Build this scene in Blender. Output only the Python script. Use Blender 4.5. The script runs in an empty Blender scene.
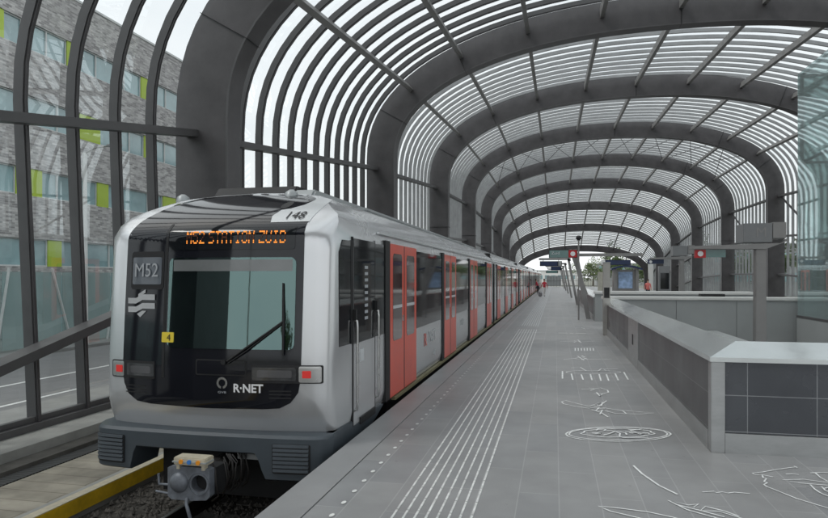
import bpy, bmesh, math, random
from mathutils import Vector, Matrix
random.seed(7)
R=math.radians
sc=bpy.context.scene
col=sc.collection

# ------------------------------------------------------------ materials
def nm(name):
    m=bpy.data.materials.new(name); m.use_nodes=True
    nt=m.node_tree; return m,nt,nt.nodes['Principled BSDF'],nt.nodes,nt.links
def mat(name,c,rough=.6,metal=0,var=.12,scale=3.0,bump=0,bscale=40,spec=.5,coat=0,rv=.1,stretch=(1,1,1)):
    m,nt,b,N,L=nm(name)
    b.inputs['Metallic'].default_value=metal
    b.inputs['Specular IOR Level'].default_value=spec
    if coat: b.inputs['Coat Weight'].default_value=coat; b.inputs['Coat Roughness'].default_value=.05
    g=N.new('ShaderNodeNewGeometry'); mp=N.new('ShaderNodeMapping'); mp.inputs['Scale'].default_value=stretch
    L.new(g.outputs['Position'],mp.inputs['Vector'])
    n=N.new('ShaderNodeTexNoise'); n.inputs['Scale'].default_value=scale; n.inputs['Detail'].default_value=6; n.inputs['Roughness'].default_value=.62
    L.new(mp.outputs['Vector'],n.inputs['Vector'])
    r=N.new('ShaderNodeValToRGB'); e=r.color_ramp.elements
    e[0].position=.3; e[1].position=.7
    e[0].color=tuple(x*(1-var) for x in c)+(1,); e[1].color=tuple(min(1,x*(1+var)) for x in c)+(1,)
    L.new(n.outputs['Fac'],r.inputs['Fac']); L.new(r.outputs['Color'],b.inputs['Base Color'])
    mr=N.new('ShaderNodeMapRange'); mr.inputs['To Min'].default_value=max(.01,rough-rv*.5); mr.inputs['To Max'].default_value=min(1,rough+rv*.5)
    L.new(n.outputs['Fac'],mr.inputs['Value']); L.new(mr.outputs['Result'],b.inputs['Roughness'])
    if bump:
        n2=N.new('ShaderNodeTexNoise'); n2.inputs['Scale'].default_value=bscale; n2.inputs['Detail'].default_value=4
        L.new(g.outputs['Position'],n2.inputs['Vector'])
        bp=N.new('ShaderNodeBump'); bp.inputs['Strength'].default_value=bump; bp.inputs['Distance'].default_value=.02
        L.new(n2.outputs['Fac'],bp.inputs['Height']); L.new(bp.outputs['Normal'],b.inputs['Normal'])
    return m
def glass(name,tint,refl,rough=.01,body=None,bodyfac=0,wob=.05,gz=.16):
    """thin pane: see-through tint, fresnel-weighted mirror and, where wanted, a tinted body"""
    m,nt,b,N,L=nm(name); N.remove(b)
    out=[n for n in N if n.type=='OUTPUT_MATERIAL'][0]
    t=N.new('ShaderNodeBsdfTransparent'); t.inputs['Color'].default_value=tint+(1,)
    gl=N.new('ShaderNodeBsdfGlossy'); gl.inputs['Roughness'].default_value=rough; gl.inputs['Color'].default_value=(.92,.98,1,1)
    src=t.outputs[0]
    if body:
        d=N.new('ShaderNodeBsdfDiffuse'); d.inputs['Color'].default_value=body+(1,)
        mx=N.new('ShaderNodeMixShader'); mx.inputs[0].default_value=bodyfac
        L.new(t.outputs[0],mx.inputs[1]); L.new(d.outputs[0],mx.inputs[2]); src=mx.outputs[0]
    lw=N.new('ShaderNodeLayerWeight'); lw.inputs['Blend'].default_value=.25
    mr=N.new('ShaderNodeMapRange'); mr.inputs['To Min'].default_value=refl; mr.inputs['To Max'].default_value=min(.95,refl+gz)
    L.new(lw.outputs['Fresnel'],mr.inputs['Value'])
    m2=N.new('ShaderNodeMixShader'); L.new(mr.outputs[0],m2.inputs[0]); L.new(src,m2.inputs[1]); L.new(gl.outputs[0],m2.inputs[2])
    # old float glass is never quite flat
    g=N.new('ShaderNodeNewGeometry'); n=N.new('ShaderNodeTexNoise'); n.inputs['Scale'].default_value=.9; n.inputs['Detail'].default_value=1
    bp=N.new('ShaderNodeBump'); bp.inputs['Strength'].default_value=wob; bp.inputs['Distance'].default_value=.02
    L.new(g.outputs['Position'],n.inputs['Vector']); L.new(n.outputs['Fac'],bp.inputs['Height']); L.new(bp.outputs['Normal'],gl.inputs['Normal'])
    L.new(m2.outputs[0],out.inputs['Surface']); return m
def emis(name,c,s):
    m,nt,b,N,L=nm(name); b.inputs['Base Color'].default_value=c+(1,); b.inputs['Emission Color'].default_value=c+(1,); b.inputs['Emission Strength'].default_value=s; return m
def brickmat(name,c1,c2,cm,bw,rh,mortar,rough=.6,axes='yx',noise=.12,nscale=1.5,bump=.15,offset=.5,spec=.5,bias=0,off=(0,0),grit=.06,stain=0):
    m,nt,b,N,L=nm(name)
    g=N.new('ShaderNodeNewGeometry'); s=N.new('ShaderNodeSeparateXYZ'); cb=N.new('ShaderNodeCombineXYZ')
    L.new(g.outputs['Position'],s.inputs[0])
    for i,a in enumerate(axes):
        ad=N.new('ShaderNodeMath'); ad.operation='ADD'; ad.inputs[1].default_value=off[i]+200
        L.new(s.outputs['xyz'.index(a)],ad.inputs[0]); L.new(ad.outputs[0],cb.inputs[i])
    t=N.new('ShaderNodeTexBrick'); t.inputs['Scale'].default_value=1; t.inputs['Brick Width'].default_value=bw; t.inputs['Row Height'].default_value=rh
    t.inputs['Mortar Size'].default_value=mortar; t.inputs['Mortar Smooth'].default_value=.2; t.inputs['Bias'].default_value=bias; t.offset=offset
    t.inputs['Color1'].default_value=c1+(1,); t.inputs['Color2'].default_value=c2+(1,); t.inputs['Mortar'].default_value=cm+(1,)
    L.new(cb.outputs[0],t.inputs['Vector'])
    def mul(src,scale,lo,hi,det=6):
        n=N.new('ShaderNodeTexNoise'); n.inputs['Scale'].default_value=scale; n.inputs['Detail'].default_value=det
        L.new(g.outputs['Position'],n.inputs['Vector'])
        mr=N.new('ShaderNodeMapRange'); mr.inputs['From Min'].default_value=.3; mr.inputs['From Max'].default_value=.7
        mr.inputs['To Min'].default_value=lo; mr.inputs['To Max'].default_value=hi; L.new(n.outputs['Fac'],mr.inputs['Value'])
        mx=N.new('ShaderNodeMix'); mx.data_type='RGBA'; mx.blend_type='MULTIPLY'; mx.inputs[0].default_value=1
        L.new(src,mx.inputs[6]); L.new(mr.outputs[0],mx.inputs[7]); return mx.outputs[2],n
    o,n1=mul(t.outputs['Color'],nscale,1-noise,1+noise)
    o,n2=mul(o,180,1-grit,1+grit,2)
    if stain:
        o,n3=mul(o,2.7,1-stain,1+stain*.5,9)
        vo=N.new('ShaderNodeTexVoronoi'); vo.inputs['Scale'].default_value=3.1; L.new(g.outputs['Position'],vo.inputs['Vector'])
        m4=N.new('ShaderNodeMapRange'); m4.inputs['From Min'].default_value=.035; m4.inputs['From Max'].default_value=.06; m4.inputs['To Min'].default_value=.72; m4.inputs['To Max'].default_value=1
        L.new(vo.outputs['Distance'],m4.inputs['Value'])
        m5=N.new('ShaderNodeMix'); m5.data_type='RGBA'; m5.blend_type='MULTIPLY'; m5.inputs[0].default_value=1; L.new(o,m5.inputs[6]); L.new(m4.outputs[0],m5.inputs[7]); o=m5.outputs[2]
    L.new(o,b.inputs['Base Color'])
    mr=N.new('ShaderNodeMapRange'); mr.inputs['To Min'].default_value=rough-.12; mr.inputs['To Max'].default_value=rough+.12
    L.new(n1.outputs['Fac'],mr.inputs['Value']); L.new(mr.outputs[0],b.inputs['Roughness'])
    b.inputs['Specular IOR Level'].default_value=spec
    bp=N.new('ShaderNodeBump'); bp.inputs['Strength'].default_value=bump; bp.inputs['Distance'].default_value=.01; bp.invert=True
    L.new(t.outputs['Fac'],bp.inputs['Height']); L.new(bp.outputs['Normal'],b.inputs['Normal'])
    return m

M={}
M['steel']=mat('canopy steel paint',(.088,.083,.086),.42,0,.2,1.3,.05,25)
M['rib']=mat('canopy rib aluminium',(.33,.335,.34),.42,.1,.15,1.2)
M['rib_shaded']=mat('near rib shaded copy',(.085,.084,.086),.45,.1,.15,1.2)  # same ribs, colour darkened to carry the shade of the near bays
M['purlin']=mat('purlin paint',(.24,.235,.23),.5,.1,.12,1)
M['beam']=mat('rail paint',(.12,.118,.12),.45,.2,.1,1)
M['cglass']=glass('canopy glass',(.96,.985,.985),.03)
M['lglass']=glass('lift glass',(.86,.94,.93),.20,body=(.70,.77,.76),bodyfac=.16,wob=.03,gz=.35)
M['fence_glass']=glass('tinted fence glass',(.62,.80,.78),.10,.05,(.56,.64,.63),.45)
M['silver']=mat('silver train paint',(.62,.64,.65),.33,.45,.05,.8,coat=.3)
M['silver_side']=mat('silver side paint',(.68,.69,.70),.26,.62,.05,1.1,coat=.3,stretch=(1,1,.25))
M['roofpaint']=mat('train roof paint',(.36,.38,.385),.4,.3,.12,1.5,coat=.1)
M['black']=mat('gloss black mask',(.010,.011,.015),.07,0,.2,1,coat=.15,spec=.42,rv=.04)
M['seam']=mat('black rubber seal',(.012,.012,.013),.6,0,.1,5)
M['darkwin']=mat('dark train window',(.011,.013,.015),.04,0,.1,.6,spec=.4,coat=.08,rv=.03)
M['dgrey']=mat('slate bumper',(.055,.068,.08),.45,0,.1,3,coat=.1)
M['dgrey2']=mat('slate rib',(.085,.10,.115),.4,0,.1,3)
M['red']=mat('red door paint',(.74,.080,.038),.32,0,.10,1.5,coat=.3)
M['redglass']=mat('red door glass',(.07,.018,.016),.08,0,.1,1,spec=.9,coat=1)
M['chrome']=mat('brushed steel',(.55,.55,.54),.28,.9,.08,5)
M['stainless']=mat('stainless sheet',(.42,.43,.43),.38,.75,.12,2.5,stretch=(1,1,3))
M['cap']=mat('polished cap sheet',(.82,.86,.85),.13,.9,.10,1.1,rv=.08)
M['white']=mat('white marking',(.72,.72,.70),.6,0,.15,20)
M['artwhite']=mat('inlaid line white',(.78,.79,.78),.6,0,.25,9)
M['strip']=mat('tactile strip white',(.66,.66,.65),.55,0,.3,9)
M['whitepanel']=mat('white panel paint',(.68,.68,.66),.5,0,.05,1)
M['greypanel']=mat('light grey panel',(.33,.345,.345),.45,0,.06,1)
M['yellow']=mat('yellow edge paint',(.78,.50,.02),.5,0,.22,4,.1)
M['paleyellow']=mat('worn yellow top',(.20,.18,.10),.6,0,.2,6,.1)
M['sticker']=mat('yellow sticker',(.8,.62,.05),.5,0,.03,3)
M['deck']=brickmat('walkway boards',(.31,.285,.235),(.255,.235,.19),(.15,.13,.10),3.0,.35,.008,.85,'xy',.28,2.5,.4)
M['conc']=mat('pale concrete',(.33,.33,.31),.85,0,.14,2.2,.3,60)
M['darkconc']=mat('dark stained concrete',(.10,.095,.085),.9,0,.35,2.5,.3,50)
M['grate']=brickmat('drain grate',(.07,.075,.075),(.085,.085,.085),(.01,.01,.01),2.0,.06,.015,.6,'xy',.1,2,.8)
M['ballast']=mat('ballast bed',(.07,.064,.056),.95,0,.5,9,1.0,26)
M['stone']=mat('ballast stone',(.10,.092,.082),.95,0,.45,7,.3,60)
M['rail']=mat('rail steel',(.05,.042,.036),.5,.5,.3,6)
M['railtop']=mat('rail head',(.28,.27,.26),.3,.9,.15,6)
M['sleeper']=mat('concrete sleeper',(.12,.115,.105),.9,0,.3,4,.2)
M['dark']=mat('black underframe',(.012,.012,.013),.8,0,.3,5)
M['hose']=mat('black hose',(.014,.012,.011),.6,0,.4,18)
M['coupler']=mat('coupler cast grey',(.17,.185,.21),.5,.3,.3,9,.1)
M['cream']=mat('cream connector',(.50,.45,.34),.6,0,.15,12)
M['orange']=mat('orange cap',(.8,.30,.02),.5); M['blue']=mat('blue cap',(.05,.20,.55),.5)
M['headlamp']=mat('headlamp lens',(.05,.052,.055),.15,0,.3,12,coat=1)
M['redlamp']=emis('tail lamp red',(.62,.03,.025),.22)
M['led']=emis('amber led',(1.0,.30,.04),1.0); M['leddim']=emis('amber led dim',(.12,.03,.008),.05)
M['platform']=brickmat('platform paving',(.298,.297,.295),(.256,.259,.263),(.37,.37,.37),1.42,.355,.0055,.40,'yx',.14,.45,.04,.5,spec=.45,off=(0,.185),grit=.10,stain=.10)
M['pedge']=mat('platform edge slab',(.285,.286,.288),.42,0,.14,.9)
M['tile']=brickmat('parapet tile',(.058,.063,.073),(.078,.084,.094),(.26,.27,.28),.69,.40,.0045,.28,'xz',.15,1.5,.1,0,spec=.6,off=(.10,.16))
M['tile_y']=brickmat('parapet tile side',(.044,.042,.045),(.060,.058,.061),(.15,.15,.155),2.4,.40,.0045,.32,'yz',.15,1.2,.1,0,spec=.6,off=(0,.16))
M['asphalt']=mat('road asphalt',(.20,.20,.20),.85,0,.1,1.5,.1,60)
M['pave']=mat('grey pavement',(.26,.26,.25),.85,0,.12,2,.15,40)
M['ground']=mat('ground',(.16,.165,.13),.95,0,.25,.2,.2,6)
M['brick']=brickmat('mottled grey brick',(.56,.545,.53),(.20,.19,.19),(.42,.41,.40),.34,.095,.012,.85,'yz',.16,2.5,.25,.5,bias=-.12)
M['bglass']=mat('teal window glass',(.27,.41,.43),.10,0,.25,.35,spec=.9,coat=.6)
M['lime']=mat('lime green panel',(.42,.56,.05),.5,0,.06,1)
M['wframe']=mat('white window frame',(.62,.64,.63),.5)
M['signgrey']=mat('sign box grey',(.22,.225,.23),.5,.2,.06,3)
M['post']=mat('post grey',(.26,.255,.25),.45,.3,.08,2)
M['postlight']=mat('post light steel',(.36,.35,.33),.4,.5,.1,3)
M['signred']=mat('sign red',(.50,.015,.02),.4); M['signteal']=mat('display teal',(.09,.19,.18),.2,coat=.5); M['signblue']=mat('sign dark blue',(.02,.035,.09),.35)
M['emblem']=mat('emblem silver',(.5,.51,.52),.5)
M['signwhite']=mat('sign white',(.8,.8,.8),.5,var=.02)
M['grytext']=mat('grey lettering',(.40,.42,.44),.5,var=.03)
M['routebox']=mat('route box glass',(.10,.115,.135),.25,coat=.5)
M['bark']=mat('bark',(.09,.07,.05),.95,0,.3,6,.4,20)
M['skin']=mat('skin',(.45,.28,.2),.6); M['hair']=mat('hair',(.05,.03,.02),.8)
M['redcloth']=mat('red cloth',(.45,.03,.05),.8); M['darkcloth']=mat('dark cloth',(.03,.03,.04),.85); M['whitecloth']=mat('white cloth',(.6,.58,.56),.8); M['bag']=mat('grey bag',(.25,.24,.25),.8)
M['poster']=mat('poster blue',(.30,.42,.62),.3,0,.35,3); M['beige']=mat('beige panel',(.42,.41,.35),.6)
M['pinkred']=mat('faded red print',(.62,.16,.14),.5); M['palegrey']=mat('pale print',(.55,.57,.58),.5)
def leafmat(name,c):
    m=mat(name,c,.7,0,.45,1.3); return m
M['leaf']=leafmat('leaves',(.075,.12,.035)); M['leaf2']=leafmat('pale leaves',(.12,.16,.06))

# windscreen: tinted pane with a strong mirror and a dim cab behind
def windscreen():
    m,nt,b,N,L=nm('windscreen'); N.remove(b)
    out=[n for n in N if n.type=='OUTPUT_MATERIAL'][0]
    t=N.new('ShaderNodeBsdfTransparent'); t.inputs['Color'].default_value=(.55,.64,.62,1)
    gl=N.new('ShaderNodeBsdfGlossy'); gl.inputs['Roughness'].default_value=.015; gl.inputs['Color'].default_value=(.60,.88,.84,1)
    mx=N.new('ShaderNodeMixShader'); mx.inputs[0].default_value=.21
    L.new(t.outputs[0],mx.inputs[1]); L.new(gl.outputs[0],mx.inputs[2]); L.new(mx.outputs[0],out.inputs['Surface']); return m
M['windscreen']=windscreen()

# ------------------------------------------------------------ object helpers
def link(o,parent=None):
    col.objects.link(o)
    if parent: o.parent=parent
    return o
def tag(o,label=None,cat=None,group=None,kind=None):
    if label: o['label']=label
    if cat: o['category']=cat
    if group: o['group']=group
    if kind: o['kind']=kind
    return o
def thing(name,label,cat,loc=(0,0,0),group=None):
    o=bpy.data.objects.new(name,None); o.location=loc; o.empty_display_size=.2; link(o); return tag(o,label,cat,group)
def wmat(o):
    lw=Matrix.LocRotScale(o.location,o.rotation_euler,o.scale)
    return wmat(o.parent)@o.matrix_parent_inverse@lw if o.parent else lw
class MB:
    def __init__(s): s.v=[];s.f=[]
    def add(s,v,f):
        n=len(s.v); s.v+= [tuple(p) for p in v]; s.f+=[tuple(i+n for i in q) for q in f]; return s
    def box(s,x0,x1,y0,y1,z0,z1):
        return s.add([(x0,y0,z0),(x1,y0,z0),(x1,y1,z0),(x0,y1,z0),(x0,y0,z1),(x1,y0,z1),(x1,y1,z1),(x0,y1,z1)],
          [(0,3,2,1),(4,5,6,7),(0,1,5,4),(1,2,6,5),(2,3,7,6),(3,0,4,7)])
    def bar(s,a,b,w,h,up=(0,0,1)):
        a=Vector(a);b=Vector(b);d=(b-a).normalized();u=Vector(up)
        if abs(d.dot(u))>.98: u=Vector((0,1,0))
        x=d.cross(u).normalized();y=x.cross(d).normalized()
        V=[p+x*(sx*w/2)+y*(sy*h/2) for p in (a,b) for sx,sy in((-1,-1),(1,-1),(1,1),(-1,1))]
        return s.add(V,[(0,1,2,3),(7,6,5,4),(0,4,5,1),(1,5,6,2),(2,6,7,3),(3,7,4,0)])
    def tube(s,pts,r,n=10,caps=True):
        P=[Vector(p) for p in pts]; rs=r if isinstance(r,(list,tuple)) else [r]*len(P)
        V=[];F=[];prev=None
        for i,p in enumerate(P):
            d=(P[min(i+1,len(P)-1)]-P[max(i-1,0)]).normalized()
            u=Vector((0,0,1)) if abs(d.z)<.9 else Vector((1,0,0))
            if prev is not None: u=prev
            x=d.cross(u).normalized(); y=x.cross(d).normalized(); prev=y
            for k in range(n):
                a=2*math.pi*k/n; V.append(p+x*math.cos(a)*rs[i]+y*math.sin(a)*rs[i])
        for i in range(len(P)-1):
            for k in range(n):
                a=i*n+k;b=i*n+(k+1)%n; F.append((a,b,b+n,a+n))
        if caps: F.append(tuple(range(n-1,-1,-1))); F.append(tuple((len(P)-1)*n+k for k in range(n)))
        return s.add(V,F)
    def prism(s,poly,axis,a,b):
        """poly: 2-D outline; axis: along which it is pushed"""
        n=len(poly)
        def mk(p,t): return {'x':(t,p[0],p[1]),'y':(p[0],t,p[1]),'z':(p[0],p[1],t)}[axis]
        V=[mk(p,a) for p in poly]+[mk(p,b) for p in poly]
        F=[tuple(range(n)),tuple(range(2*n-1,n-1,-1))]+[(i,i+n,(i+1)%n+n,(i+1)%n) for i in range(n)]
        return s.add(V,F)
    def cyl(s,a,b,r,n=20): return s.tube([a,b],r,n)
    def build(s,name,m,parent=None,smooth=None,bevel=0,loc=None,recalc=True):
        me=bpy.data.meshes.new(name); me.from_pydata(s.v,[],s.f)
        if loc is not None: me.transform(Matrix.Translation(-Vector(loc)))
        bm=bmesh.new(); bm.from_mesh(me)
        if recalc: bmesh.ops.recalc_face_normals(bm,faces=bm.faces)
        if bevel:
            ed=[e for e in bm.edges if len(e.link_faces)==2 and e.calc_face_angle(0)>.6]
            bmesh.ops.bevel(bm,geom=ed,offset=bevel,segments=2,affect='EDGES',clamp_overlap=True)
        bm.to_mesh(me); bm.free()
        me.materials.append(m if not isinstance(m,str) else M[m])
        if smooth is not None:
            for p in me.polygons: p.use_smooth=True
            try: me.set_sharp_from_angle(angle=R(smooth))
            except Exception: pass
        o=bpy.data.objects.new(name,me)
        if loc is not None: o.location=loc
        link(o,parent)
        if parent is not None: o.matrix_parent_inverse=wmat(parent).inverted()
        return o
def rrect(x0,x1,z0,z1,r,n=6):
    out=[]
    for cx,cz,a0 in((x1-r,z0+r,-90),(x1-r,z1-r,0),(x0+r,z1-r,90),(x0+r,z0+r,180)):
        for k in range(n+1):
            a=R(a0+90*k/n); out.append((cx+r*math.cos(a),cz+r*math.sin(a)))
    return out
def text(name,s,size,loc,rot,m,parent,sx=1,ext=.002,bold=0):
    cu=bpy.data.curves.new(name,'FONT'); cu.body=s; cu.size=size; cu.align_x='CENTER'; cu.align_y='CENTER'; cu.offset=bold; cu.resolution_u=3; cu.extrude=ext
    o=bpy.data.objects.new(name,cu); link(o)
    dg=bpy.context.evaluated_depsgraph_get(); dg.update()
    me=bpy.data.meshes.new_from_object(o.evaluated_get(dg)); bpy.data.objects.remove(o)
    mt=Matrix.Translation(loc)@Matrix.Rotation(rot[2],4,'Z')@Matrix.Rotation(rot[0],4,'X')@Matrix.Diagonal((sx,1,1,1))
    me.transform(mt); me.materials.clear(); me.materials.append(M[m]); me.name=name
    ob=bpy.data.objects.new(name,me); link(ob,parent)
    if parent is not None: ob.matrix_parent_inverse=wmat(parent).inverted()
    return ob
def copy_tree(o,delta,parent=None):
    c=o.copy(); col.objects.link(c)
    if parent: c.parent=parent
    else: c.location=Vector(o.location)+Vector(delta)
    for ch in list(o.children): copy_tree(ch,delta,c)
    return c

# ------------------------------------------------------------ camera
F=644.0; TH=math.atan(141/F)
cam=bpy.data.cameras.new('camera'); cam.sensor_width=36; cam.lens=36*F/828; cam.shift_y=18/828; cam.clip_end=3000; cam.clip_start=.05
co=bpy.data.objects.new('camera',cam); co.location=(0,0,1.95); co.rotation_euler=(R(90),0,TH); link(co); sc.camera=co

# ------------------------------------------------------------ world + light (overcast)
w=bpy.data.worlds.new('World'); sc.world=w; w.use_nodes=True
N=w.node_tree.nodes; L=w.node_tree.links; bg=N['Background']
sky=N.new('ShaderNodeTexSky'); sky.sky_type='NISHITA'; sky.sun_disc=False; sky.sun_elevation=R(55); sky.sun_rotation=R(-60)
sky.air_density=1.5; sky.dust_density=4
bg.inputs['Strength'].default_value=.128
tc=N.new('ShaderNodeTexCoord'); no=N.new('ShaderNodeTexNoise'); no.inputs['Scale'].default_value=1.6; no.inputs['Detail'].default_value=7; no.inputs['Roughness'].default_value=.55
mp=N.new('ShaderNodeMapping'); mp.inputs['Scale'].default_value=(1,1,2.5)
L.new(tc.outputs['Generated'],mp.inputs['Vector']); L.new(mp.outputs[0],no.inputs['Vector'])
cr=N.new('ShaderNodeValToRGB'); cr.color_ramp.elements[0].position=.3; cr.color_ramp.elements[1].position=.75
cr.color_ramp.elements[0].color=(7.6,8.15,8.6,1); cr.color_ramp.elements[1].color=(10.4,10.5,10.5,1)
L.new(no.outputs['Fac'],cr.inputs['Fac'])
mx=N.new('ShaderNodeMix'); mx.data_type='RGBA'; mx.inputs[0].default_value=.9
L.new(sky.outputs[0],mx.inputs[6]); L.new(cr.outputs[0],mx.inputs[7]); L.new(mx.outputs[2],bg.inputs['Color'])
sl=bpy.data.lights.new('sun','SUN'); sl.energy=1.0; sl.angle=R(18); sl.color=(1,.97,.93)
so=bpy.data.objects.new('sun',sl); so.rotation_euler=(R(35),0,R(-60)); link(so)

# ------------------------------------------------------------ setting: ground, road, track, platform
TE=135.0   # platform end
def sheet(name,x0,x1,y0,y1,z,m,th=None):
    b=MB()
    if th: b.box(x0,x1,y0,y1,z-th,z)
    else: b.add([(x0,y0,z),(x1,y0,z),(x1,y1,z),(x0,y1,z)],[(0,1,2,3)])
    return tag(b.build(name,m),kind='structure')
b=MB()   # ground with the track trench left open
for x0,x1,y0,y1 in((-1500,-9.3,-1500,1500),(-9.3,20.6,-1500,-40),(-9.3,20.6,190,1500),(20.6,1500,-1500,1500)):
    b.add([(x0,y0,-1.01),(x1,y0,-1.01),(x1,y1,-1.01),(x0,y1,-1.01)],[(0,1,2,3)])
tag(b.build('ground','ground'),kind='structure')
sheet('track_bed',-9.25,20.55,-40,190,-1.24,'ballast',.6)
sheet('pavement',-11.6,-9.32,-60,240,-.93,'pave',.07)
sheet('road',-19.0,-11.62,-200,300,-1.0,'asphalt')
sheet('pavement',-24.0,-19.02,-60,240,-.88,'pave',.12)
b=MB()
for y in range(-30,200,6): b.add([(-12.35,y,-.995),(-12.22,y,-.995),(-12.22,y+3,-.995),(-12.35,y+3,-.995)],[(0,1,2,3)])
tag(b.build('road_marking','white'),kind='structure')
b=MB(); b.add([(-14.6,-60,-.995),(-14.45,-60,-.995),(-14.45,240,-.995),(-14.6,240,-.995)],[(0,1,2,3)]); tag(b.build('road_marking','white'),kind='structure')
# service walkway left of the track
sheet('walkway',-7.60,-6.42,-40,190,-1.0,'deck',.5)
b=MB(); b.box(-6.40,-6.16,-40,190,-1.5,-.97); tag(b.build('walkway_edge','conc'),kind='structure')
b=MB(); b.box(-6.155,-6.12,-40,126,-1.15,-.957)
o=thing('edge_beam','long edging beam with pale top and yellow face beside the track, left of the train','edge beam',(-6.2,0,-1))
b.build('yellow_face','yellow',o); MB().box(-6.27,-6.125,-40,126,-.956,-.945).build('pale_top','cream',o)
sheet('drain_channel',-7.92,-7.62,-40,190,-.99,'grate',.3)
b=MB(); b.box(-8.30,-7.94,-40,190,-1.3,-.93); tag(b.build('walkway_edge','darkconc'),kind='structure')
b=MB(); b.box(-9.25,-8.32,-40,190,-1.3,-.78); tag(b.build('wall_footing','conc'),kind='structure')
b=MB(); b.box(19.9,20.55,-40,190,-1.3,-.78); tag(b.build('wall_footing','conc'),kind='structure')
# tracks
def track(xc,lab):
    t=thing('railway_track',lab,'track',(xc,0,-1.2),'railway tracks of the station')
    for sx in(-1,1):
        x=xc+sx*.72; b=MB(); b.box(x-.065,x+.065,-38,188,-1.22,-1.19); b.box(x-.012,x+.012,-38,188,-1.19,-1.06); b.box(x-.035,x+.035,-38,188,-1.06,-1.025)
        r=b.build('rail','rail',t); b=MB(); b.box(x-.026,x+.026,-38,188,-1.025,-1.02); b.build('rail_head','railtop',r)
    b=MB(); y=-6
    while y<60: b.box(xc-1.2,xc+1.2,y,y+.24,-1.26,-1.222); y+=.62
    s=b.build('sleepers','sleeper',t); s['kind']='stuff'
track(-4.0,'railway track with steel rails running under the silver metro train'); track(15.4,'empty railway track on the far right side of the platform')
b=MB(); rnd=random.Random(5)
for i in range(5200):
    x=rnd.uniform(-6.1,-2.5); y=3.2+7*rnd.random()**1.3; r=rnd.uniform(.018,.042); z=-1.235+rnd.uniform(0,.03)
    if abs(abs(x+4.0)-.72)<.09: continue
    a=rnd.uniform(0,6.28); V=[]
    for k in range(5): V.append((x+r*math.cos(a+k*1.257)*rnd.uniform(.7,1.2),y+r*math.sin(a+k*1.257)*rnd.uniform(.7,1.2),z))
    V.append((x+rnd.uniform(-.01,.01),y+rnd.uniform(-.01,.01),z+r*rnd.uniform(.8,1.3)))
    b.add(V,[(k,(k+1)%5,5) for k in range(5)])
tag(b.build('ballast_stones','stone',recalc=False),kind='stuff')
# platform slab with two stair openings
b=MB(); PX0,PX1=-2.0,13.4
xs=[PX0,1.9,7.7,10.9,PX1]
def pl(x0,x1,y0,y1): b.add([(x0,y0,0),(x1,y0,0),(x1,y1,0),(x0,y1,0)],[(0,1,2,3)])
pl(PX0,1.9,-30,TE); pl(10.9,PX1,-30,TE); pl(1.9,10.9,-30,7.9); pl(1.9,10.9,24.2,30.2); pl(7.7,10.9,30.2,52); pl(1.9,10.9,52,TE)
tag(b.build('platform','platform'),kind='structure')
b=MB(); b.box(-2.39,-2.004,-30,TE,-.16,0); b.box(13.404,13.79,-30,TE,-.16,0); tag(b.build('platform_edge','pedge',bevel=.012),kind='structure')
b=MB(); b.box(-2.15,-2.06,-30,TE,-1.3,-.17); b.box(13.5,13.6,-30,TE,-1.3,-.17); tag(b.build('platform_wall','darkconc'),kind='structure')
b=MB()
for (x0,x1,y0,y1) in((1.9,10.9,7.9,24.2),(1.9,7.7,30.2,52)):
    z=-5
    b.add([(x0,y0,z),(x1,y0,z),(x1,y1,z),(x0,y1,z)],[(0,1,2,3)])
    for p,q in(((x0,y0),(x1,y0)),((x1,y0),(x1,y1)),((x0,y1),(x0,y0))): b.add([(*p,z),(*q,z),(*q,-.004),(*p,-.004)],[(0,1,2,3)])
    if y0>20: b.add([(x1,y1,z),(x0,y1,z),(x0,y1,-.004),(x1,y1,-.004)],[(0,1,2,3)])
tag(b.build('stairwell_pit','greypanel'),kind='structure')
# edge studs and tactile strips
b=MB(); y=-2
while y<70:
    n=10; b.add([(-1.78+.021*math.cos(2*math.pi*k/n),y+.04*math.sin(2*math.pi*k/n),.006) for k in range(n)],[tuple(range(n))]); y+=.304
tag(b.build('edge_marking','white'),kind='structure')
b=MB()
for k,x in enumerate((-1.29,-1.20,-1.11,-1.02,-.93,-.84,-.75,-.66)):
    y=-2.0
    while y<24: b.box(x-.009,x+.009,y,y+.285,.0,.006); y+=.302
tag(b.build('tactile_strip','strip'),kind='structure')
b=MB()
for k,x in enumerate((-1.29,-1.20,-1.11,-1.02,-.93,-.84,-.75,-.66)): b.box(x-.011,x+.011,26,TE-6,.0,.006)
tag(b.build('tactile_strip','palegrey'),kind='structure')
b=MB(); b.add([(-1.4,22.9,.004),(1.3,22.9,.004),(1.3,22.97,.004),(-1.4,22.97,.004)],[(0,1,2,3)])
b.add([(-.5,31.5,.004),(1.5,31.5,.004),(1.5,31.65,.004),(-.5,31.65,.004)],[(0,1,2,3)])
b.add([(-.6,40.5,.004),(1.5,40.5,.004),(1.5,40.7,.004),(-.6,40.7,.004)],[(0,1,2,3)])
b.add([(-.6,51,.004),(1.5,51,.004),(1.5,51.3,.004),(-.6,51.3,.004)],[(0,1,2,3)])
tag(b.build('platform_marking','palegrey'),kind='structure')
b=MB()
for x0,x1 in((.12,.42),(.5,.62),(.7,1.05)): b.add([(x0,22.8,.008),(x1,22.8,.008),(x1,22.95,.008),(x0,22.95,.008)],[(0,1,2,3)])
tag(b.build('platform_marking','white'),kind='structure')
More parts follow.
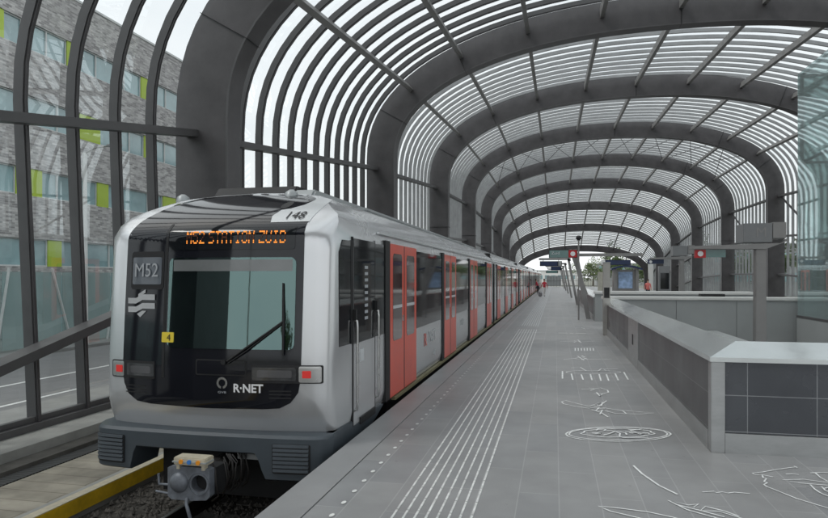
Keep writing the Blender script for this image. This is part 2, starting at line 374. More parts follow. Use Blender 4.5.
ART=[
('oval medallion of concentric white scribbled rings inlaid in the paving by the parapet', 0.022, [[(1.4, 8.46), (1.38, 8.41), (1.36, 8.36), (1.32, 8.3), (1.28, 8.25), (1.23, 8.2), (1.17, 8.15), (1.11, 8.11), (1.04, 8.07), (0.96, 8.03), (0.89, 8.0), (0.81, 7.97), (0.73, 7.95), (0.65, 7.94), (0.58, 7.93), (0.5, 7.93), (0.43, 7.94), (0.37, 7.95), (0.31, 7.96), (0.26, 7.99), (0.21, 8.02), (0.18, 8.05), (0.15, 8.09), (0.14, 8.14), (0.13, 8.18), (0.14, 8.23), (0.16, 8.29), (0.19, 8.34), (0.22, 8.4), (0.27, 8.45), (0.33, 8.5), (0.4, 8.55), (0.47, 8.6), (0.55, 8.64), (0.63, 8.67), (0.71, 8.7), (0.8, 8.72), (0.89, 8.74), (0.97, 8.75), (1.05, 8.75), (1.12, 8.74), (1.19, 8.73), (1.25, 8.7), (1.3, 8.67), (1.34, 8.64), (1.37, 8.6), (1.39, 8.56), (1.4, 8.51), (1.4, 8.46)], [(1.36, 8.47), (1.35, 8.42), (1.33, 8.37), (1.3, 8.33), (1.26, 8.28), (1.21, 8.24), (1.15, 8.2), (1.09, 8.16), (1.03, 8.12), (0.96, 8.09), (0.89, 8.06), (0.81, 8.03), (0.74, 8.02), (0.66, 8.0), (0.59, 7.99), (0.52, 7.99), (0.45, 7.99), (0.39, 8.0), (0.34, 8.02), (0.29, 8.04), (0.25, 8.06), (0.21, 8.09), (0.19, 8.13), (0.17, 8.16), (0.17, 8.2), (0.18, 8.25), (0.19, 8.29), (0.22, 8.34), (0.26, 8.39), (0.3, 8.44), (0.35, 8.48), (0.42, 8.53), (0.48, 8.57), (0.56, 8.6), (0.64, 8.63), (0.72, 8.66), (0.8, 8.68), (0.88, 8.7), (0.96, 8.7), (1.03, 8.71), (1.1, 8.7), (1.16, 8.69), (1.22, 8.67), (1.27, 8.65), (1.31, 8.62), (1.34, 8.59), (1.35, 8.55), (1.36, 8.51), (1.36, 8.47)], [(1.2, 8.47), (1.21, 8.44), (1.19, 8.41), (1.14, 8.37), (1.11, 8.34), (1.08, 8.32), (1.06, 8.29), (1.02, 8.25), (0.96, 8.22), (0.9, 8.19), (0.85, 8.18), (0.8, 8.17), (0.74, 8.16), (0.69, 8.15), (0.64, 8.13), (0.59, 8.13), (0.53, 8.13), (0.48, 8.14), (0.44, 8.15), (0.42, 8.17), (0.4, 8.19), (0.37, 8.2), (0.33, 8.22), (0.31, 8.24), (0.33, 8.28), (0.35, 8.31), (0.36, 8.34), (0.36, 8.37), (0.37, 8.4), (0.42, 8.44), (0.48, 8.48), (0.52, 8.5), (0.56, 8.52), (0.6, 8.54), (0.66, 8.57), (0.73, 8.6), (0.79, 8.62), (0.84, 8.63), (0.9, 8.62), (0.96, 8.62), (1.0, 8.62), (1.04, 8.61), (1.08, 8.61), (1.13, 8.6), (1.17, 8.58), (1.18, 8.55), (1.17, 8.52), (1.18, 8.49), (1.2, 8.47)], [(0.55, 8.28), (0.53, 8.26), (0.57, 8.35), (0.48, 8.26), (0.45, 8.3), (0.56, 8.34)], [(0.93, 8.39), (0.98, 8.46), (1.01, 8.4), (1.02, 8.36), (1.08, 8.45), (1.14, 8.45)], [(0.6, 8.46), (0.69, 8.49), (0.74, 8.43), (0.79, 8.36), (0.78, 8.3), (0.77, 8.22)], [(0.97, 8.52), (0.91, 8.56), (1.03, 8.6), (1.07, 8.65), (1.09, 8.67), (1.07, 8.65)], [(0.76, 8.21), (0.8, 8.14), (0.88, 8.16), (0.93, 8.17), (1.01, 8.19), (1.1, 8.21)], [(0.86, 8.46), (0.94, 8.46), (0.92, 8.54), (0.99, 8.46), (0.91, 8.39), (0.91, 8.45)], [(0.58, 8.21), (0.67, 8.32), (0.72, 8.41), (0.78, 8.45), (0.86, 8.38), (0.86, 8.29)], [(0.6, 8.45), (0.64, 8.54), (0.59, 8.55), (0.63, 8.57), (0.54, 8.54), (0.51, 8.44)], [(0.97, 8.43), (0.98, 8.42), (1.02, 8.42), (1.04, 8.4), (1.14, 8.42), (1.13, 8.38)]]),
('white drawing of two fish joined by tangled twigs, inlaid beyond the oval medallion', 0.022, [[(0.5, 10.01), (0.34, 10.19), (0.16, 10.42), (0.1, 10.28), (0.13, 10.13), (0.3, 9.97), (0.5, 9.86)], [(0.68, 9.98), (0.86, 9.83), (1.2, 9.76), (1.38, 9.72), (1.18, 9.6), (0.84, 9.56), (0.71, 9.73)], [(0.86, 9.83), (0.96, 9.78), (0.99, 9.58)], [(0.5, 10.01), (0.62, 10.23), (0.64, 10.03), (0.79, 10.52)], [(0.52, 9.76), (0.64, 9.59), (0.72, 9.3)], [(0.57, 10.05), (0.64, 9.93), (0.57, 9.66), (0.68, 9.79), (0.62, 9.46)], [(0.51, 9.9), (0.72, 9.87)], [(0.63, 10.26), (0.72, 10.38), (0.68, 10.07)]]),
('white hooked arrow drawing inlaid between the fish tangle and the comb shape', 0.025, [[(0.45, 11.53), (0.66, 11.6), (0.78, 11.73), (0.88, 11.52), (0.88, 11.3), (0.75, 11.1), (0.63, 11.13)], [(0.58, 11.68), (0.68, 11.6), (0.59, 11.41)], [(0.68, 11.26), (0.72, 10.89), (0.76, 11.08)]]),
('white comb shaped line drawing with seven hanging teeth, inlaid in the paving', 0.028, [[(0.15, 13.65), (0.14, 12.64)], [(1.31, 13.76), (1.3, 13.73), (1.28, 13.7), (1.26, 13.67), (1.23, 13.63), (1.18, 13.6), (1.14, 13.57), (1.08, 13.54), (1.02, 13.51), (0.96, 13.49), (0.89, 13.46), (0.82, 13.44), (0.76, 13.43), (0.69, 13.41), (0.62, 13.4), (0.55, 13.4), (0.49, 13.4), (0.43, 13.4), (0.38, 13.41), (0.33, 13.42), (0.3, 13.43), (0.27, 13.45), (0.24, 13.47), (0.23, 13.49), (0.23, 13.52), (0.23, 13.55), (0.25, 13.58), (0.27, 13.61), (0.3, 13.64), (0.34, 13.68), (0.39, 13.71), (0.44, 13.74), (0.5, 13.77), (0.57, 13.79), (0.64, 13.82), (0.71, 13.84), (0.78, 13.86), (0.85, 13.87), (0.92, 13.88), (0.99, 13.89), (1.05, 13.89), (1.11, 13.88), (1.16, 13.88), (1.21, 13.87), (1.25, 13.85), (1.27, 13.83), (1.29, 13.81), (1.31, 13.78), (1.31, 13.76)], [(0.32, 13.33), (0.33, 12.53)], [(0.51, 13.27), (0.52, 12.57)], [(0.69, 13.31), (0.68, 12.54)], [(0.86, 13.35), (0.84, 12.49)], [(1.0, 13.38), (0.98, 12.52)], [(1.18, 13.52), (1.16, 12.62)], [(1.37, 13.74), (1.35, 12.75)], [(0.34, 14.14), (0.53, 14.26), (0.63, 13.75)], [(0.87, 13.77), (0.96, 14.16), (1.03, 13.91)], [(0.98, 14.09), (1.3, 14.19)]]),
('white drawing of a long low ruffled bird inlaid beyond the comb shape', 0.035, [[(0.2, 15.6), (0.47, 15.85), (0.63, 16.18), (0.75, 15.72), (1.31, 15.89)], [(0.47, 15.75), (0.6, 15.59), (0.73, 15.91)], [(0.54, 16.31), (0.66, 15.51)], [(0.64, 16.44), (0.71, 16.1)]]),
('row of small upright white strokes inlaid in the paving, between two long birds', 0.03, [[(0.5, 18.13), (1.04, 18.25)], [(0.54, 18.14), (0.52, 17.46)], [(0.62, 18.15), (0.6, 17.48)], [(0.7, 18.17), (0.68, 17.5)], [(0.78, 18.19), (0.76, 17.51)], [(0.86, 18.21), (0.83, 17.53)], [(0.94, 18.22), (0.91, 17.55)], [(1.02, 18.24), (0.99, 17.56)]]),
('thin white winged arrow drawing inlaid in the paving, just before the dashed cross line', 0.04, [[(0.15, 19.86), (0.56, 20.11), (0.69, 20.61), (0.74, 19.92), (1.18, 20.24)], [(0.55, 19.72), (0.67, 20.21), (0.76, 19.7)]]),
('short curled white stroke inlaid in the paving beside the far slim post', 0.04, [[(0.75, 25.23), (0.99, 25.53), (1.1, 24.95), (1.25, 25.1)]]),
('single bold slanting white stroke inlaid in the near paving', 0.022, [[(0.79, 6.97), (0.84, 6.7), (0.95, 6.35), (1.07, 6.13)]]),
('long white spike shape inlaid in the paving at the bottom edge of the picture', 0.017, [[(0.65, 5.47), (0.45, 5.57), (0.36, 5.67), (0.52, 5.66), (0.75, 5.62), (0.93, 5.54), (1.03, 5.47)], [(0.65, 5.47), (0.72, 5.43)]]),
('white zigzag scribble with sharp points, inlaid in the near paving left of the face profile', 0.017, [[(1.25, 5.61), (1.08, 5.74), (0.96, 5.95), (1.11, 5.86), (1.2, 5.91), (1.14, 5.81), (1.24, 5.85), (1.18, 5.74), (1.33, 5.76), (1.45, 5.65), (1.52, 5.58)], [(1.24, 5.86), (1.38, 5.77), (1.46, 5.67)], [(1.01, 5.85), (1.17, 5.75), (1.34, 5.63)], [(1.25, 5.61), (1.32, 5.54)]]),
('short wavy white line inlaid in the paving in front of the parapet corner', 0.014, [[(1.3, 6.24), (1.41, 6.29), (1.42, 6.25), (1.48, 6.29), (1.52, 6.26), (1.58, 6.3), (1.71, 6.29)]]),
('large white face in profile with eye lines, inlaid in the paving before the tiled parapet', 0.015, [[(2.42, 7.28), (2.32, 7.22), (2.15, 7.11), (2.02, 7.01), (1.91, 6.95), (1.92, 6.9), (1.99, 6.92), (1.97, 6.82), (1.99, 6.79), (1.94, 6.69), (1.96, 6.66), (1.91, 6.59), (1.92, 6.53), (1.97, 6.44), (2.07, 6.24), (2.24, 6.04), (2.35, 5.92)], [(1.98, 6.92), (2.07, 6.86)], [(2.4, 7.3), (2.41, 7.24)], [(2.73, 6.74), (2.49, 6.69), (2.25, 6.71), (2.13, 6.78), (2.33, 6.84), (2.52, 6.78), (2.71, 6.71)], [(2.22, 6.98), (2.29, 7.0), (2.34, 6.99)], [(2.47, 7.07), (2.57, 7.11), (2.71, 7.13)], [(2.52, 7.08), (2.51, 6.94), (2.53, 6.81)], [(2.33, 6.67), (2.32, 6.54), (2.33, 6.43), (2.38, 6.32)], [(2.41, 6.63), (2.4, 6.52), (2.43, 6.43)], [(2.41, 6.57), (2.57, 6.71)]]),
]
# inlaid floor drawings
def ribbon(b,pts,w,z=.006):
    P=[Vector((p[0],p[1])) for p in pts]
    Q=[P[0]]
    for p in P[1:]:
        if (p-Q[-1]).length>.004: Q.append(p)
    if len(Q)<2: return
    V=[]
    for i,p in enumerate(Q):
        d=(Q[min(i+1,len(Q)-1)]-Q[max(i-1,0)]); 
        if d.length<1e-6: d=Vector((1,0))
        d.normalize(); n=Vector((-d.y,d.x))*w/2; V+=[(p.x+n.x,p.y+n.y,z),(p.x-n.x,p.y-n.y,z)]
    b.add(V,[(2*i,2*i+1,2*i+3,2*i+2) for i in range(len(Q)-1)])
for lab,wd,lines in ART:
    b=MB()
    for i,l in enumerate(lines): ribbon(b,l,wd,.006+.0006*i)
    c=lines[0][0]
    tag(b.build('floor_drawing','artwhite',loc=(c[0],c[1],0),recalc=False),lab,'floor drawing','white line drawings inlaid in the platform paving')

# ------------------------------------------------------------ parapets
def cap_run(outer,inner,z0,z1,name,parent):
    """sheet-metal coping: outer low edge, inner high edge (lists of xy)"""
    b=MB(); n=len(outer)
    V=[(x,y,z0-.05) for x,y in outer]+[(x,y,z0) for x,y in outer]+[(x,y,z1) for x,y in inner]+[(x,y,z1-.07) for x,y in inner]
    F=[]
    for k in range(3):
        for i in range(n-1): F.append((k*n+i,k*n+i+1,(k+1)*n+i+1,(k+1)*n+i))
    for i in range(n-1): F.append((3*n+i,3*n+i+1,i+1,i))
    F+= [(0,n,2*n,3*n),(n-1,2*n-1,3*n-1,4*n-1)]
    b.add(V,F); return b.build(name,'cap',parent)
def parapet(name,x0,y0,x1,y1,lab,posts):
    t=thing(name,lab,'parapet',(x0,y0,0),'tiled parapets around the stair openings')
    # long side, toward the track
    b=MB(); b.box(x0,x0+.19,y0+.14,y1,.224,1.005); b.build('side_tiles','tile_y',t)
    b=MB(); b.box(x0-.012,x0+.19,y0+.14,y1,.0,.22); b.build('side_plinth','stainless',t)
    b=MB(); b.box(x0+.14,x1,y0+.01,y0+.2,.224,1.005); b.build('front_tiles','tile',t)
    b=MB(); b.box(x0+.14,x1,y0-.004,y0+.2,.0,.22); b.build('front_plinth','stainless',t)
    b=MB(); b.box(x0-.006,x0+.138,y0-.006,y0+.138,0,1.006); b.build('corner_panel','stainless',t,bevel=.006)
    for a,c in posts:
        b=MB(); b.box(x0-.016,x0-.001,a,c,.03,1.004); p=b.build('service_panel','stainless',t)
        b=MB(); b.box(x0-.021,x0-.0165,(a+c)/2-.1,(a+c)/2+.1,.45,.68); b.build('lock_plate','seam',p)
    cw=.36; q=1.2
    cap_run([(x0-.02,y1),(x0-.02,y0-.02),(x1,y0-.02)],[(x0+cw,y1),(x0+cw,y0+cw+.1),(x1,y0+cw+.1)],1.06,q,'coping',t)
    b=MB(); b.box(x0+.2,x0+cw-.01,y0+.3,y1,-.6,1.12); b.box(x0+cw,x1,y0+.21,y0+cw+.08,-.6,1.12); b.build('inner_wall','greypanel',t)
    return t
parapet('stair_parapet',1.7,7.7,11.1,23.95,'low parapet of dark square tiles with sloping polished metal coping, nearest to the viewer',[(14.1,15.9)])
parapet('stair_parapet',1.7,30,7.9,52,'far low parapet of dark tiles, beyond the slim square post',[(36,37.2),(44,45.2)])
# end wall of the first opening
t=thing('stair_end_wall','light grey panelled wall with white top closing the far end of the stair opening','wall',(1.7,24,0))
b=MB(); x=1.7
xs=[1.7,4.15,6.1,8.6,11.1]
for a,c in zip(xs,xs[1:]): b.box(a+.008,c-.008,24.0,24.1,-5,1.13)
b.build('wall_panels','greypanel',t); b=MB(); b.box(1.7,11.1,24.03,24.3,-5,1.12); b.build('wall_core','signgrey',t)
b=MB(); b.box(1.66,11.1,23.96,24.62,1.14,1.25); b.build('top_slab','whitepanel',t,bevel=.02)
b=MB(); b.box(5.1,5.9,24.7,25.1,1.0,1.34); 
tag(b.build('service_box','seam'),'small dark box on the top of the light grey stair end wall','box')
t=thing('stair_end_wall','white topped low wall across the front of the second stair opening','wall',(1.7,29.5,0))
b=MB(); b.box(1.72,8.1,29.3,29.6,0,1.2); b.build('wall_core','greypanel',t); b=MB(); b.box(1.68,8.1,29.24,29.9,1.2,1.33); b.build('top_slab','whitepanel',t,bevel=.02)
tag(MB().box(4.95,5.45,8.3,23.95,-5,.1).build('divider_wall','greypanel'),'low grey divider wall between the two stair flights inside the opening','wall')

# ------------------------------------------------------------ canopy
CEN=5.65; A0=13.55; B0=5.7; NE=2.25
YK=[-1.65+16.85*k for k in range(10)]
CR=[8.9,11.65,13.54,14.86,15.5,15.57,15.14,13.67,11.2,7.7]
AD=.62
def crown(y):
    k=(y-YK[0])/16.85; k=max(0,min(8.9999,k)); i=int(k); f=k-i; return CR[i]*(1-f)+CR[i+1]*f
def prof(cr,off,n=44,zb=-1.05,full=True):
    """canopy section at inner-face offset off: list of (x,z,nx,nz) left base -> right base"""
    zs=cr-B0; out=[]
    a=A0+off; b_=B0+off
    if zb<zs:
        for k in range(6): out.append((CEN-a,zb+(zs-zb)*k/6,-1,0))
    for k in range(n+1):
        t=math.pi*(1-k/n); c_,s_=math.cos(t),math.sin(t)
        x=a*math.copysign(abs(c_)**(2/NE),c_); z=b_*abs(s_)**(2/NE)
        nx=math.copysign(abs(x/a)**(NE-1)/a,x); nz=(z/b_)**(NE-1)/b_; l=math.hypot(nx,nz)
        if zs+z>zb: out.append((CEN+x,zs+z,nx/l,nz/l))
    if zb<zs:
        for k in range(5,-1,-1): out.append((CEN+a,zb+(zs-zb)*k/6,1,0))
    return out
ORD=['nearest','second','third','fourth','fifth','sixth','seventh','eighth','ninth','tenth']
def sweep_arch(cr,i0,i1,y0,y1):
    pa=prof(cr,i0); pb=prof(cr,i1); n=len(pa); b=MB(); V=[]
    for (x,z,_,_),(X,Z,_,_) in zip(pa,pb): V+=[(x,y0,z),(x,y1,z),(X,y1,Z),(X,y0,Z)]
    F_=[]
    for i in range(n-1):
        for k in range(4): F_.append((4*i+k,4*i+(k+1)%4,4*i+4+(k+1)%4,4*i+4+k))
    F_+=[(0,1,2,3),(4*n-4,4*n-3,4*n-2,4*n-1)]
    b.add(V,F_); return b
for k,y in enumerate(YK):
    t=thing('canopy_arch',('massive dark grey box steel arch at the near canopy end, unseen, deepened to darken the windscreen reflection' if k==0 else
       f'massive dark grey steel arch, {ORD[k-1]} one counted from the train front'),'arch',(CEN,y,0),'steel arches of the station canopy')
    sweep_arch(CR[k],0,1.44,y-AD,y+(2.9 if k==0 else 0)).build('arch_box','steel',t,smooth=30)  # first arch is out of view, made deeper to darken the windscreen reflection
    # bolted cover strip on the front edge
    sweep_arch(CR[k],.0,.05,y-AD-.03,y-AD-.002).build('edge_strip','beam',t,smooth=30)
    if k and k<6:
        pf=prof(CR[k],0); n=len(pf)
        for q,i in enumerate((4,10,17,28,38,45,n-12,n-5)):
            if i>=n: continue
            x,z,nx,nz=pf[i]; X,Z=x+nx*1.443,z+nz*1.443; x-=nx*.052; z-=nz*.003; tx,tz=-nz,nx
            MB().bar((x,y-AD/2-.018,z),(X,y-AD/2-.018,Z),AD+.042,.014,up=(tx,0,tz)).build('weld_seam','seam',t)
    b=MB()
    for x in(CEN-A0-.75,CEN+A0+.75): b.box(x-.95,x+.95,y-AD-.2,y+.2,-1.2,-.93)
    b.build('base_plate','steel',t)
G=0.2
for k in range(9):
    y0=YK[k]; y1=YK[k+1]-AD
    t=thing('canopy_bay',('glazed canopy bay of curved ribs beside and above the train front' if k==0 else f'glazed canopy bay between the {ORD[k-1]} and {ORD[k]} steel arch from the train front'),'canopy bay',(CEN,y0,0),'glazed bays of the station canopy')
    nr=13
    for j in range(1,nr):
        yr=y0+(y1-y0)*j/nr+(.0 if k else .12); cr=crown(yr)
        ys=(lambda z,yr=yr:yr-.055*(min(z,5.2)-3.0)) if k==0 else (lambda z,yr=yr:yr)
        pa=prof(cr,1.2); pb=prof(cr,1.40); b=MB(); V=[];n=len(pa)
        for (x,z,_,_),(X,Z,_,_) in zip(pa,pb):
            V+=[(x,ys(z)-.055,z),(x,ys(z)+.055,z),(X,ys(Z)+.055,Z),(X,ys(Z)-.055,Z)]
        b.add(V,[(4*i+q,4*i+(q+1)%4,4*i+4+(q+1)%4,4*i+4+q) for i in range(n-1) for q in range(4)])
        r=b.build('rib','rib_shaded' if k<2 else 'rib',t,smooth=30)
        if k<2:
            pc=prof(cr,1.165); b=MB(); V=[]
            for (x,z,_,_),(X,Z,_,_) in zip(pc,pa):
                V+=[(x,ys(z)-.03,z),(x,ys(z)+.03,z),(X,ys(Z)+.03,Z),(X,ys(Z)-.03,Z)]
            b.add(V,[(4*i+q,4*i+(q+1)%4,4*i+4+(q+1)%4,4*i+4+q) for i in range(n-1) for q in range(4)])
            b.build('glazing_bead','steel',r,smooth=30)
    # glass skin just inside the outer edge of the ribs
    ns=2; b=MB(); V=[]; n=None
    for s in range(ns+1):
        y=y0+.01+(y1-y0-.02)*s/ns; p=prof(crown(y),1.37); n=len(p); V+=[(x,y,z) for x,z,_,_ in p]
    b.add(V,[(s*n+i,s*n+i+1,(s+1)*n+i+1,(s+1)*n+i) for s in range(ns) for i in range(n-1)])
    b.build('glass_skin','cglass',t,smooth=60)
    # purlins
    def ppt(y,x,off):
        c_=crown(y); zs=c_-B0; a=A0+off; bb=B0+off; u=min(1,abs((x-CEN)/a)); return (x,y,zs+bb*(1-u**NE)**(1/NE))
    for dx in(0,3.5,-3.5,6.95,-6.95,10.2,-10.2,12.75,-12.75):
        x=CEN+dx; a=ppt(y0+.003,x,.98); c=ppt(y1-.003,x,.98); 
        u=dx/(A0+1); nz=(1-abs(u)**NE)**(1-1/NE)/(B0); nx=math.copysign(abs(u)**(NE-1)/A0,u)
        MB().bar(a,c,.19,.38,up=(nx,0,nz)).build('purlin','purlin',t)
    for sx in(-1,1):
        for j,(dz,hh) in enumerate(((6.1,.17),(9.8,.17),(13.3,.17))):
            za,zb=CR[k]-dz,CR[k+1]-dz
            if k==0: za,zb=CR[0]-dz+.0,CR[1]-dz
            ya=y0+.003
            if k==0 and j==1: zb=1.83; za=-.55; ya=4.6
            elif min(za,zb)<-.6: continue
            x=CEN+sx*(A0+.98)
            MB().bar((x,ya,za),(x,y1-.003,zb),.34,hh).build('wall_rail','beam',t)
    # sill frame at the foot of the glazing
    for sx in(-1,1):
        x=CEN+sx*(A0+1.27); b=MB(); b.box(x-.16,x+.16,y0+.004,y1-.004,-.775,-.66); b.box(x-.05,x+.05,y0+.004,y1-.004,-.657,-.56); b.build('sill','beam',t)
    if k==4:
        xs=[CEN+d for d in(-12.75,-10.2,-6.95,-3.5,0,3.5,6.95,10.2,12.75)]
        for a_,c_ in zip(xs,xs[1:]):
            for p,q in((a_,c_),(c_,a_)):
                MB().tube([ppt(y0+.05,p,1.06),ppt((y0+y1)/2,(p+q)/2,1.06),ppt(y1-.05,q,1.06)],.032,6).build('tie_rod','steel',t)
    if k in(2,3,4,6):
        for sx in(1,):
            x=CEN+sx*(A0+1.05); zt=CR[k+1]-6.1; zl=max(-.4,CR[k]-13.3)
            MB().tube([(x,y0+.1,zl),(x,y1-.1,zt)],.09,8).build('brace','steel',t)
            

# ------------------------------------------------------------ train
XC=-4.0; HW=1.5
def yface(x,z):
    ex=min(1.15,abs(x-XC)/HW)
    y=6.86+.15*ex**2+.13*ex**26
    if z>2.45: y+=1.15*((z-2.45)/.62)**1.6
    if z<.45: y+=.42*(.45-z)**1.15
    if z>.9: y+=.065*(z-.9)
    return y
def dens(poly,step=.05):
    out=[]
    for i,p in enumerate(poly):
        q=poly[(i+1)%len(poly)]; d=math.hypot(q[0]-p[0],q[1]-p[1]); n=max(1,int(d/step))
        for k in range(n): out.append((p[0]+(q[0]-p[0])*k/n,p[1]+(q[1]-p[1])*k/n))
    return out
def patch(name,poly,off,m,parent,rings=(1,.97,.93,.88,.8,.7,.6,.5,.4,.3,.2,.1),smooth=40,thick=.004,yf=yface):
    P=dens(poly); n=len(P); cx=sum(p[0] for p in P)/n; cz=sum(p[1] for p in P)/n
    V=[];F_=[]
    V+=[(x,yf(x,z)-off+thick+.02,z) for x,z in P]   # skirt edge going back into the body
    for s in rings:
        for x,z in P:
            X=cx+(x-cx)*s; Z=cz+(z-cz)*s; V.append((X,yf(X,Z)-off,Z))
    k=len(rings)+1
    for r in range(k-1):
        for i in range(n): F_.append((r*n+i,r*n+(i+1)%n,(r+1)*n+(i+1)%n,(r+1)*n+i))
    V.append((cx,yf(cx,cz)-off,cz)); c=len(V)-1
    for i in range(n): F_.append(((k-1)*n+i,(k-1)*n+(i+1)%n,c))
    b=MB(); b.add(V,F_); return b.build(name,m,parent,smooth=smooth)
train=thing('metro_train','silver metro train with black front and red doors standing at the platform, route M52','train',(XC,7,-1))
SEC=[(-1.46,.06),(-1.5,.25),(-1.5,1.2),(-1.495,2.3),(-1.47,2.62),(-1.42,2.72),(-1.05,2.99),(-.95,3.03),(-.5,3.09),(0,3.11),(.5,3.09),(.95,3.03),(1.05,2.99),(1.42,2.72),(1.47,2.62),(1.495,2.3),(1.5,1.2),(1.5,.25),(1.46,.06)]
SECW=[(XC+x,z) for x,z in SEC]
def body(y0,y1,front,name='car_body'):
    P=dens(SECW[:],.12); 
    n=len(P); b=MB(); V=[];F_=[]
    rows=[]
    if front:
        cx,cz=XC,1.5
        for s in (0.05,.15,.3,.45,.6,.7,.8,.86,.9,.93,.95,.965,.98,.99,1.0):
            rows.append([(cx+(x-cx)*s,yface(cx+(x-cx)*s,cz+(z-cz)*s),cz+(z-cz)*s) for x,z in P])
        rows.append([(x,max(8.4,yface(x,z)+.2),z) for x,z in P])
    else: rows.append([(x,y0,z) for x,z in P])
    rows.append([(x,y1,z) for x,z in P])
    for r in rows: V+=r
    for r in range(len(rows)-1):
        for i in range(n): F_.append((r*n+i,r*n+(i+1)%n,(r+1)*n+(i+1)%n,(r+1)*n+i))
    F_.append(tuple(range(n))); F_.append(tuple((len(rows)-1)*n+i for i in range(n)))
    b.add(V,F_); o=b.build(name,'silver_side',train,smooth=32)
    return o
def side_x(z): return XC+HW+.0
cb=body(6.9,26.35,True)
cars=[cb]
for k in range(5):
    y0=26.85+19.2*k; cars.append(body(y0,y0+18.7,False))
    b=MB(); b.box(XC-1.3,XC+1.3,y0-.498,y0-.002,.1,2.85)
    for q in range(4): b.box(XC-1.38,XC+1.38,y0-.46+q*.11,y0-.42+q*.11,.06,2.92)
    b.build('gangway','seam',train)
for y0,y1 in [(10.2,26.3)]+[(27+19.2*k,45.4+19.2*k) for k in range(5)]:
    b=MB(); b.box(XC-.85,XC+.85,y0+.4,y1-.4,3.075,3.14); b.build('roof_panel','roofpaint',train,bevel=.02)
    # gutter line along the shoulder
    MB().box(XC+HW-.02,XC+HW+.018,y0-(1.2 if y0<12 else 0),y1,2.575,2.60).build('gutter','silver',train)
    MB().box(XC+HW-.04,XC+HW+.03,y0-(.3 if y0<12 else 0),y1,.0,.05).build('door_sill','paleyellow',train)
    MB().box(XC-1.3,XC+1.3,y0,y1,-.75,.055).build('underframe','dark',train)
# black roof fairing
b=MB(); b.prism([(8.75,3.09),(8.95,3.30),(12.5,3.30),(12.7,3.09)],'x',XC-1.02,XC+.28)
b.build('roof_unit','seam',train,bevel=.02)
b=MB(); b.prism([(8.6,3.05),(8.8,3.22),(12.4,3.22),(12.6,3.05)],'x',XC+.29,XC+.62); b.build('roof_unit','roofpaint',train,bevel=.03)
for x,y in((XC-1.2,8.3),(XC+.52,8.15)):
    MB().tube([(x,y,3.0),(x,y,3.09),(x,y,3.13)],[.10,.085,.03],14).build('roof_antenna','roofpaint',train,smooth=50)
# --- front
mask_poly=[(-5.17,.80),(-5.15,.66),(-5.08,.53),(-4.95,.45),(-4.75,.425),(-4.0,.41),(-3.3,.42),(-3.1,.435),(-2.97,.50),(-2.88,.62),(-2.85,.80),(-2.845,1.6),(-2.845,2.4),(-2.86,2.64),(-3.05,2.98),(-3.2,3.045),(-4.0,3.10),(-4.75,3.05),(-4.98,2.95),(-5.12,2.66),(-5.17,2.4),(-5.175,1.6)]
for zz in(.33,.30):
    pass
mask=patch('front_mask',mask_poly,.006,'black',train,rings=[1-.04*i for i in range(24)])
patch('windscreen',rrect(-4.53,-2.93,1.11,2.18,.07),.016,'windscreen',mask)
MB().add([(-4.6,7.0,1.05),(-2.9,7.0,1.05),(-2.9,7.0,2.2),(-4.6,7.0,2.2)],[(0,1,2,3)])
patch('destination_window',rrect(-4.545,-2.95,2.275,2.56,.03),.014,M['darkwin'],mask)
# sun blind strip behind top of the windscreen
patch('sun_blind',rrect(-4.47,-2.97,2.02,2.155,.01),.019,mat('blind',(.17,.18,.18),.3,coat=1),mask)
patch('frame_bar',rrect(-4.595,-4.56,.75,2.6,.01),.010,'seam',mask)
patch('route_box',rrect(-5.09,-4.61,1.80,2.26,.04),.012,'seam',mask)
patch('route_glass',rrect(-5.065,-4.64,1.86,2.19,.02),.017,'routebox',mask)
def ftext(n,s,size,x,z,m,off=.024,sx=1,bold=0,par=mask):
    y=yface(x,z)-off; sl=(yface(x+.1,z)-yface(x-.1,z))/.2
    o=text(n,s,size,(x,y,z),(R(90),0,0),m,par,sx,.0005,bold)
    for v in o.data.vertices: v.co.y=yface(v.co.x,v.co.z)-off+(v.co.y-y)
    return o
ftext('route_number','M52',.235,-4.855,2.025,'grytext',.032,sx=.86)
# waving twin-stripe emblem
b=MB()
for q,(dz) in enumerate((.0,-.105)):
    pts=[(-5.12,0),(-5.0,.0),(-4.9,.045),(-4.72,.045)]
    up=[(x,1.66+dz+z+.035) for x,z in pts]; lo=[(x,1.66+dz+z-.035) for x,z in pts[::-1]]
    for i in range(3):
        (xa,za),(xb,zb)=pts[i],pts[i+1]
        b.add([(xa,yface(xa,1.6)-.014,1.66+dz+za-.034),(xb,yface(xb,1.6)-.014,1.66+dz+zb-.034),(xb,yface(xb,1.6)-.014,1.66+dz+zb+.034),(xa,yface(xa,1.6)-.014,1.66+dz+za+.034)],[(0,1,2,3)])
b.add([(x,yface(x,1.7)-.015,z) for x,z in((-4.97,1.70),(-4.86,1.76),(-4.86,1.80),(-4.97,1.74))],[(0,1,2,3)])
b.add([(x,yface(x,1.5)-.015,z) for x,z in((-4.98,1.50),(-4.90,1.54),(-4.84,1.54),(-4.93,1.46))],[(0,1,2,3)])
b.build('stripe_emblem','emblem',mask)
